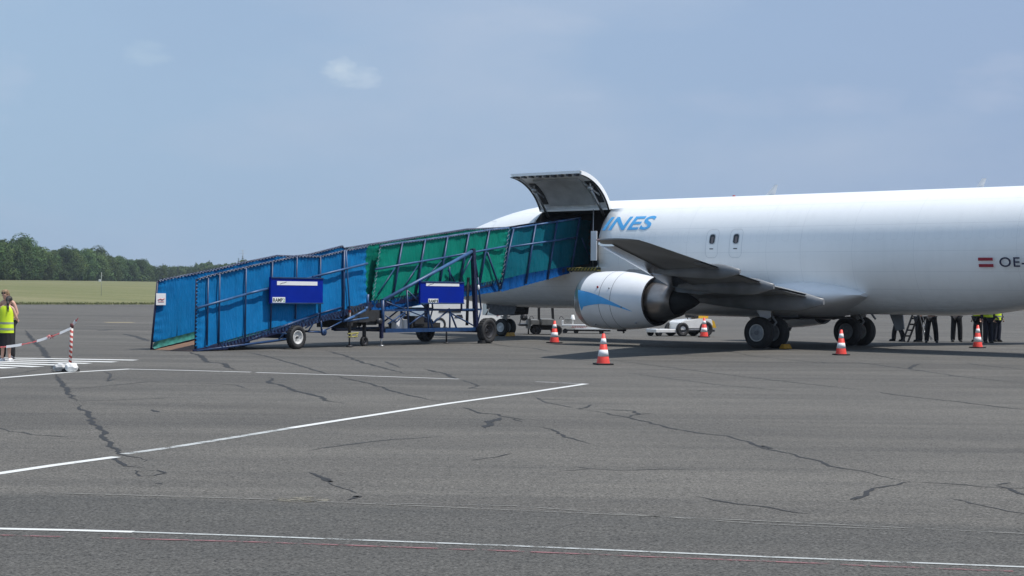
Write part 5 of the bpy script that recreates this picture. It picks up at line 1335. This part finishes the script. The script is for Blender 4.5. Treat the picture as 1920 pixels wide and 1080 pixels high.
def bag(name, c, size, m, label, rz):
    bm = bmesh.new(); bmesh.ops.create_icosphere(bm, subdivisions=4, radius=1)
    for v in bm.verts:
        p = v.co.copy(); q = Vector((math.copysign(abs(p.x)**.7, p.x), math.copysign(abs(p.y)**.75, p.y), p.z))
        k = 1+.16*mnoise.noise(p*2.1+Vector(c))+.08*mnoise.noise(p*5.5+Vector(c))
        v.co = Vector((q.x*size[0]*k, q.y*size[1]*k, max(-.0, (p.z*.55+.5)*size[2]*k)))
    for f in bm.faces: f.smooth = True
    me = bpy.data.meshes.new(name); bm.to_mesh(me); bm.free(); me.materials.append(m); o = bpy.data.objects.new(name, me); COL.objects.link(o)
    o.location = c; o.rotation_euler = (0, 0, rz); return tag(o, label, 'sandbag', 'sandbags on the barrier foot')
M_BAG1 = mat('sandbag_clear', (.50, .50, .49), .35, var=.35, vscale=7, bump=.6, bscale=14); M_BAG2 = mat('sandbag_white', (.78, .78, .76), .45, var=.12, vscale=7, bump=.6, bscale=12)
bag('sandbag', (PB.x-.17, PB.y-.04, .003), (.155, .13, .155), M_BAG1, 'greyish translucent sandbag lying left of the striped pole', .1)
bag('sandbag', (PB.x+.075, PB.y-.17, .003), (.125, .11, .18), M_BAG2, 'bright white sandbag slumped against the striped pole', .3)
# tape: alternating white and red lengths, sagging
def tape_mat():
    return [mat('tape_white', (.80, .78, .76), .5), mat('tape_red', (.50, .10, .10), .5)]
tp = tape_mat(); b = MB()
topz = hp-.06
A = Vector((PB.x+.02, PB.y-.035, topz)); u, ww = ray(0, 651); Yq = PB.y+.5; Cq = Vector((u*Yq, Yq, HC+ww*Yq))
u2, w2 = ray(-160, 661); Yr = PB.y+1.2; Dq = Vector((u2*Yr, Yr, HC+w2*Yr))
SEG = [(0, .155, 0), (.155, .285, 1), (.285, .475, 0), (.475, .69, 1), (.69, .91, 0), (.91, 1.03, 1), (1.03, 1.25, 0), (1.25, 1.5, 1), (1.5, 1.7, 0), (1.7, 2.0, 1)]
def tpos(s):
    if s <= 1:
        p = A.lerp(Cq, s); p.z -= .13*4*s*(1-s)*.6; return p
    p = Cq.lerp(Dq, s-1); return p
for s0, s1, mi in SEG:
    n = 8
    for k in range(n):
        p, q = tpos(s0+(s1-s0)*k/n), tpos(s0+(s1-s0)*(k+1)/n); hw = .027 if mi == 0 else .010+.005*math.sin(k*2)
        tw = Vector((0, .012, 0)); b.face([p-Vector((0, 0, hw))-tw, q-Vector((0, 0, hw))-tw, q+Vector((0, 0, hw))+tw, p+Vector((0, 0, hw))+tw], mi)
o = b.build('barrier_tape', tp, recalc=False); sd = o.modifiers.new('thick', 'SOLIDIFY'); sd.thickness = .004; tag(o, 'sagging red and white barrier tape tied to the striped pole', 'barrier tape')
b = MB(); p0 = Vector((PB.x+.03, PB.y, hp)); p1 = p0+Vector((.06, 0, .09)); p2 = p1+Vector((.07, 0, .07))
b.face([p0, p0+Vector((.02, 0, -.01)), p1+Vector((.035, 0, -.02)), p1+Vector((-.01, 0, .02))], 0); b.face([p1+Vector((.03, 0, -.015)), p1, p2, p2+Vector((.005, 0, -.01))], 1)
o2 = b.build('tape_tail', tp, o, recalc=False); sd = o2.modifiers.new('thick', 'SOLIDIFY'); sd.thickness = .004
b = MB(); kp = tpos(.285)
for k in range(7): a = k*.9; b.face([kp, kp+Vector((.09*math.cos(a), .02, .05*math.sin(a))), kp+Vector((.07*math.cos(a+.5), -.02, .04*math.sin(a+.5)))], 1)
o3 = b.build('tape_knot', tp, o, recalc=False)

# ============================================================ PEOPLE
def skin_mesh(name, verts, edges, m, parent=None, root=0, sub=2, voxel=None, extra=None):
    me = bpy.data.meshes.new(name); me.from_pydata([v[0] for v in verts], edges, [])
    o = bpy.data.objects.new(name, me); COL.objects.link(o); bm = bmesh.new(); bm.from_mesh(me); ly = bm.verts.layers.skin.verify(); bm.verts.ensure_lookup_table()
    for i, v in enumerate(bm.verts):
        r = verts[i][1]; v[ly].radius = r if isinstance(r, tuple) else (r, r); v[ly].use_root = (i == root)
    bm.to_mesh(me); bm.free()
    o.modifiers.new('s', 'SKIN').use_smooth_shade = True
    sd = o.modifiers.new('d', 'SUBSURF'); sd.levels = sub; sd.render_levels = sub
    bpy.context.view_layer.update(); bake(o)
    if extra:
        bm = bmesh.new(); bm.from_mesh(o.data); extra(bm)
        bm.to_mesh(o.data); bm.free()
    if voxel:
        rm = o.modifiers.new('r', 'REMESH'); rm.mode = 'VOXEL'; rm.voxel_size = voxel; rm.use_smooth_shade = True
        sm = o.modifiers.new('sm', 'SMOOTH'); sm.iterations = 3; sm.factor = .5
        bpy.context.view_layer.update(); bake(o)
    o.data.materials.clear(); o.data.materials.append(m)
    for f in o.data.polygons: f.use_smooth = True
    if parent: o.parent = parent
    return o
def lathe_path(b, rings, n=18):
    """rings: (centre, rx, ry) horizontal ellipses"""
    b.loft([[(c[0]+rx*math.cos(2*math.pi*i/n), c[1]+ry*math.sin(2*math.pi*i/n), c[2]) for i in range(n)] for c, rx, ry in rings])
M_SKINL = mat('skin', (.52, .30, .22), .55, var=.08); M_HAIRD = mat('dark_hair', (.018, .013, .011), .5, var=.3, bump=.5, bscale=60); M_HAIRB = mat('fair_hair', (.26, .17, .09), .55, var=.45, vscale=12, bump=.5, bscale=60)
M_VEST = mat('hi_vis_yellow', (.62, .80, .02), .6, var=.10, vscale=5); M_TAPE = mat('reflective_tape', (.30, .34, .30), .35)
M_BLK = mat('black_cloth', (.010, .010, .013), .85, var=.3); M_NAVYC = mat('navy_cloth', (.012, .014, .028), .85, var=.3); M_SHOEW = mat('white_shoe', (.72, .72, .72), .5); M_SHOEB = mat('black_shoe', (.012, .012, .012), .5)
M_TOPG = mat('grey_top', (.10, .10, .12), .8, var=.2); M_EYE = mat('eye', (.03, .02, .02), .3); M_LIP = mat('lips', (.38, .13, .11), .5)
def person(px, py, H, yaw, label, pose, dress, group=None, name='person'):
    p = gnd(px, py); root = empty(name, tuple(p), yaw, label, 'person', group); S = H/1.75
    lean = pose.get('lean', 0); bow = pose.get('bow', 0); fem = pose.get('fem', 0)
    V = lambda x, y_, z: Vector((x*S, y_*S, z*S))
    hipw, shw = (.095, .165) if fem else (.09, .19)
    ty = lambda z: lean*max(0, z-.95)      # trunk leans forward (+y is the way the person faces)
    fL, fR = pose.get('feet', ((-.11, .0), (.11, .0)))
    kb = pose.get('knee', .03)
    joints, edges, idx = [], [], {}
    def J(k, v, r, par=None):
        idx[k] = len(joints); joints.append((tuple(v), r if not isinstance(r, tuple) else tuple(q*S for q in r))) if isinstance(r, tuple) else joints.append((tuple(v), r*S))
        if par is not None: edges.append((idx[par], idx[k]))
    J('pelvis', V(0, 0, .96), (.15, .105)); J('waist', V(0, ty(1.12), 1.12), (.125, .09), 'pelvis'); J('chest', V(0, ty(1.32), 1.32), (.155, .105), 'waist')
    J('neckb', V(0, ty(1.46), 1.46), (.085, .07), 'chest'); hy = ty(1.55)+bow*.05; J('neck', V(0, hy, 1.53), .052, 'neckb')
    hc = V(0, ty(1.62)+bow*.12+.015, 1.635-bow*.03)
    for s_, f in ((-1, fL), (1, fR)):
        k = 'L' if s_ < 0 else 'R'
        J('hip'+k, V(s_*hipw, 0, .90), .088, 'pelvis'); kn = V((s_*hipw+f[0])/2+s_*.01, f[1]/2+kb, .50); J('kn'+k, kn, .058, 'hip'+k)
        J('calf'+k, V(f[0]*.9, f[1]*.85+kb*.3, .33), .053, 'kn'+k); J('an'+k, V(f[0], f[1], .09), .036, 'calf'+k); J('toe'+k, V(f[0]+s_*.03, f[1]+.13, .035), (.036, .026), 'an'+k)
    arms = pose.get('arms', {})
    hands = []
    for s_ in (-1, 1):
        k = 'L' if s_ < 0 else 'R'; el, wr = arms.get(k, ((s_*.26, -.03, 1.13), (s_*.27, .06, .90)))
        sh = V(s_*shw, ty(1.42), 1.42); J('sh'+k, sh, .056, 'neckb')
        EL = V(el[0], el[1]+ty(el[2]), el[2]); WR = V(wr[0], wr[1]+ty(max(.95, wr[2]))*.9, wr[2]); J('el'+k, EL, .040, 'sh'+k); J('wr'+k, WR, .026, 'el'+k)
        d = (WR-EL).normalized(); hd = WR+d*.075*S; J('palm'+k, hd, (.036, .018), 'wr'+k); hands.append((s_, WR, hd, d))
    def extra(bm):
        # head: cranium, jaw, nose, ears, plus five unequal fingers per hand
        def ball(c, r, sc, rot=None, seg=16):
            m_ = Matrix.Translation(c)
            if rot: m_ = m_ @ rot
            bmesh.ops.create_uvsphere(bm, u_segments=seg, v_segments=10, radius=r, matrix=m_ @ Matrix.Diagonal((*sc, 1)))
        rot = Matrix.Rotation(-bow*.6, 4, 'X')
        q = lambda x, y_, z: hc+(rot @ Vector((x*S, y_*S, z*S)))
        ball(q(0, -.005, .02), .10*S, (.77, .95, 1.0), rot); ball(q(0, .03, -.045), .066*S, (.86, .95, 1.05), rot); ball(q(0, .098, -.015), .016*S, (.8, 1.1, 1.7), rot, 8)
        ball(q(0, .088, -.06), .016*S, (1.5, .6, .5), rot, 8); ball(q(0, .075, -.095), .02*S, (1.1, .9, .7), rot, 8)
        for s_ in (-1, 1): ball(q(s_*.078, -.005, -.01), .02*S, (.4, .8, 1.4), rot, 8); ball(q(s_*.032, .088, .03), .016*S, (1.3, .5, .5), rot, 8)
        for s_, WR, hd, d in hands:
            side = d.cross(Vector((1, 0, 0)));
            if side.length < .1: side = Vector((0, 1, 0))
            side.normalize(); nrm = d.cross(side).normalized()
            for i, (o_, L) in enumerate(((-.026, .060), (-.009, .070), (.009, .066), (.026, .052))):
                b0 = hd+side*o_*S+d*.015*S; m1 = b0+(d*.9+nrm*s_*-.25).normalized()*L*.5*S; e = m1+(d*.75+nrm*s_*-.65).normalized()*L*.5*S
                for a, c, ra, rb in ((b0, m1, .0105, .0095), (m1, e, .0095, .008)):
                    dd = c-a; mt = Matrix.Translation((a+c)/2) @ dd.to_track_quat('Z', 'Y').to_matrix().to_4x4(); bmesh.ops.create_cone(bm, cap_ends=True, segments=8, radius1=ra*S, radius2=rb*S, depth=dd.length+.006*S, matrix=mt)
            t0 = WR+d*.03*S+side*-.03*S; t1 = t0+(d*.7-side*.6).normalized()*.045*S; dd = t1-t0
            bmesh.ops.create_cone(bm, cap_ends=True, segments=8, radius1=.013*S, radius2=.009*S, depth=dd.length+.01, matrix=Matrix.Translation((t0+t1)/2) @ dd.to_track_quat('Z', 'Y').to_matrix().to_4x4())
    body = skin_mesh('body', joints, edges, M_SKINL, root, 0, 2, .0085*S, extra)
    rot = Matrix.Rotation(-bow*.6, 4, 'X'); q = lambda x, y_, z: hc+(rot @ Vector((x*S, y_*S, z*S)))
    for s_ in (-1, 1):
        b = MB(); b.ball(q(s_*.032, .094, .028), .008*S, 8); b.build('eye', M_EYE, root)
    b = MB(); b.ball(q(0, .101, -.06), .012*S, 8, scale=(1.8, .5, .45)); b.build('mouth', M_LIP, root)
    def sub(keys, add, name, m, **kw):
        ii = [idx[k] for k in keys]; vs = []
        for k, i in zip(keys, ii):
            p_, r = joints[i]; a = add.get(k, add['*'])
            if name == 'trousers' and k[:2] == 'an': p_ = (p_[0], p_[1], p_[2]-.075*S)
            rr_ = tuple(x+a*S for x in r) if isinstance(r, tuple) else (r+a*S)
            vs.append((p_, rr_))
        es = [(ii.index(a), ii.index(c)) for a, c in edges if a in ii and c in ii]
        return skin_mesh(name, vs, es, m, root, 0, 2, **kw)
    if 'trousers' in dress:
        sub(['pelvis', 'hipL', 'hipR', 'knL', 'knR', 'calfL', 'calfR', 'anL', 'anR'], {'*': .034, 'anL': .052, 'anR': .052, 'calfL': .046, 'calfR': .046, 'knL': .042, 'knR': .042}, 'trousers', dress['trousers'])
    if 'jacket' in dress:
        sub(['pelvis', 'waist', 'chest', 'neckb', 'shL', 'shR', 'elL', 'elR', 'wrL', 'wrR'], {'*': .026, 'neckb': .012, 'wrL': .018, 'wrR': .018}, 'jacket', dress['jacket'])
    if 'top' in dress:
        sub(['pelvis', 'waist', 'chest', 'neckb'], {'*': .012}, 'top', dress['top'])
    if 'vest' in dress:
        zb = dress.get('vest_low', .80); k = .035 if 'jacket' in dress else .022; b = MB(); w0 = .195 if not fem else .20
        rows = [((0, 0, zb), w0+k, .15+k), ((0, ty(.95), .95), w0-.005+k, .135+k), ((0, ty(1.12), 1.12), .175+k, .115+k), ((0, ty(1.3), 1.3), .185+k, .12+k), ((0, ty(1.42), 1.42), .165+k, .10+k), ((0, ty(1.48), 1.48), .10+k, .075+k)]
        b.loft([[((c[0]+rx*math.cos(2*math.pi*i/28)*(1+.03*mnoise.noise((i*.7, c[2]*5, px*.1))))*S, (c[1]+ry*math.sin(2*math.pi*i/28)*(1+.05*mnoise.noise((i*.9, c[2]*4, px*.2))))*S, c[2]*S) for i in range(28)] for c, rx, ry in rows], True, False)
        v_ = b.build('vest', dress['vest'], root); sm = v_.modifiers.new('s', 'SUBSURF'); sm.levels = 1; sm.render_levels = 1
        for zt in dress.get('bands', (.92, 1.03)):
            b = MB(); tt = [(r_[0][2], r_[1], r_[2]) for r_ in rows]; 
            rx = lerpline([(t[0], t[1]) for t in tt], zt)+.004; ry = lerpline([(t[0], t[2]) for t in tt], zt)+.006
            b.loft([[((rx*math.cos(2*math.pi*i/28))*S, (ty(zt)+ry*math.sin(2*math.pi*i/28))*S, (zt+dz)*S) for i in range(28)] for dz in (-.026, .026)], True, False); b.build('reflective_band', M_TAPE, v_)
    if 'skirt' in dress:
        b = MB(); zl = dress.get('skirt_low', .45)
        rws = [(1.02, .15, .115), (.92, .195, .15), (.75, .21, .165), (zl, .225, .18)]
        b.loft([[(rx*math.cos(2*math.pi*i/40)*(1+.035*math.sin(i*1.9)*(1.0 if z < .9 else .2))*S, ry*math.sin(2*math.pi*i/40)*(1+.04*math.sin(i*1.9+1)*(1.0 if z < .9 else .2))*S, z*S) for i in range(40)] for z, rx, ry in rws], True, False); b.build('skirt', dress['skirt'], root)
    for s_, f in ((-1, fL), (1, fR)):
        b = MB(); b.ball((f[0]*S+s_*.012*S, (f[1]+.05)*S, .045*S), .06*S, 14, scale=(.78, 2.1, .85)); b.box(((f[0]+s_*.012)*S, (f[1]+.05)*S, .012*S), (.085*S, .25*S, .022*S), bev=.008)
        sh_ = b.build('shoe', dress['shoes'], root)
    if 'hair' in dress:
        kind, hm = dress['hair']; b = MB(); b.ball(q(0, -.022, .038), .103*S, 20, scale=(.86, .96, .96), rot=rot.to_3x3())
        if kind == 'ponytail':
            b.ball(q(0, -.10, .06), .032*S); P = [q(0, -.105, .05), q(.02, -.15, .0), q(.045, -.155, -.10), q(.075, -.135, -.22), q(.10, -.12, -.33), q(.115, -.11, -.40)]; R_ = [.030, .036, .036, .032, .022, .008]
            for i in range(5): b.tube(P[i], P[i+1], R_[i]*S, 10, R_[i+1]*S); b.ball(P[i], R_[i]*S, 10)
            b.ball(q(.02, -.09, -.05), .05*S, 12, scale=(1, .7, 1.6))
        elif kind == 'bob':
            b.ball(q(0, -.05, -.02), .088*S, 16, scale=(1.0, .8, 1.2))
            for k_ in range(10): b.ball(q(.06*math.cos(k_*.7), -.02+.05*math.sin(k_*.7), .085+.012*math.sin(k_*3)), .030*S, 8)
        b.build('hair', hm, root)
    if dress.get('glasses'):
        for s_ in (-1, 1):
            b = MB(); b.ball(q(s_*.034, .075, .085), .026*S, 12, scale=(1.1, .35, .75)); b.build('sunglasses', M_BLACK, root)
    return root
person(10, 677.5, 1.52, R(-8), 'person in yellow vest and black skirt with a long dark ponytail, seen from behind', dict(lean=.10, bow=.9, fem=1, arms={'L': ((-.27, .06, 1.14), (-.20, .27, 1.10)), 'R': ((.27, .06, 1.14), (.20, .27, 1.10))}, feet=((-.09, 0), (.10, .02))),
       dict(vest=M_VEST, vest_low=.76, bands=(.86, 1.02), top=M_BLK, skirt=M_BLK, skirt_low=.40, shoes=M_SHOEW, hair=('ponytail', M_HAIRD)))
person(14, 673, 1.66, R(165), 'fair haired person with sunglasses on the head standing behind the yellow vest', dict(lean=.04, bow=.7, fem=1, arms={'L': ((-.29, .02, 1.14), (-.20, .20, .98)), 'R': ((.27, .02, 1.14), (.20, .25, 1.0))}, feet=((-.13, 0), (.12, .05))),
       dict(top=M_TOPG, trousers=M_BLK, shoes=M_TOPG, hair=('bob', M_HAIRB), glasses=True))
DK = dict(trousers=M_BLK, jacket=M_BLK, shoes=M_SHOEB, hair=('short', M_HAIRD)); DN = dict(trousers=M_NAVYC, jacket=M_NAVYC, shoes=M_SHOEB, hair=('short', M_HAIRD))
GC = 'ground crew beyond the airliner belly'
person(1683, 640, 1.76, R(70), 'person in black striding beside the grey flap left of the step ladder', dict(feet=((-.06, -.22), (.08, .16)), lean=-.1), DK, GC)
person(1724, 641, 1.74, R(100), 'person in black standing sideways behind the legs of the step ladder', dict(feet=((-.05, -.02), (.07, .04)), arms={'L': ((-.26, .0, 1.18), (-.17, .22, 1.27)), 'R': ((.26, .0, 1.18), (.17, .2, 1.29))}), DK, GC)
person(1746, 642.5, 1.78, R(170), 'person in black with feet apart right beside the step ladder', dict(feet=((-.19, 0), (.17, .0)), arms={'R': ((.30, 0, 1.18), (.22, .24, 1.28)), 'L': ((-.28, .05, 1.18), (-.15, .25, 1.26))}), DK, GC)
person(1793, 641, 1.80, R(178), 'person in black standing alone between the ladder and the yellow vested crew', dict(feet=((-.15, 0), (.14, .02)), arms={'L': ((-.29, -.05, 1.18), (-.17, .2, 1.27)), 'R': ((.29, -.05, 1.18), (.17, .2, 1.29))}), DK, GC)
person(1834, 641, 1.77, R(110), 'person in dark work clothes standing behind the rightmost traffic cone', dict(feet=((-.08, -.04), (.1, .05))), dict(DK, vest=M_VEST, vest_low=1.02, bands=(1.12,)), GC)
person(1851, 643, 1.75, R(200), 'person in dark trousers and yellow vest with feet together beside the rightmost cone', dict(feet=((-.16, -.02), (.13, .05)), lean=.05), dict(DN, vest=M_VEST, vest_low=.98, bands=(1.1,)), GC)
person(1868, 641, 1.78, R(215), 'rightmost person of the crew, in navy trousers and short yellow vest', dict(feet=((-.10, .02), (.09, -.04)), lean=.03), dict(DN, vest=M_VEST, vest_low=.84, bands=(.98, 1.12)), GC)

# ============================================================ AIR
b = MB(); b.box((0, 1850, 28), (9400, 7200, 61)); hz = b.build('haze', []); hz['kind'] = 'stuff'
hm = bpy.data.materials.new('summer_haze'); hm.use_nodes = True; hn = hm.node_tree; hn.nodes.clear()
ho = hn.nodes.new('ShaderNodeOutputMaterial'); hv = hn.nodes.new('ShaderNodeVolumePrincipled'); hv.inputs['Density'].default_value = .00013; hv.inputs['Color'].default_value = (.75, .86, 1, 1); hv.inputs['Anisotropy'].default_value = .2
hn.links.new(hv.outputs[0], ho.inputs['Volume']); hz.data.materials.append(hm)
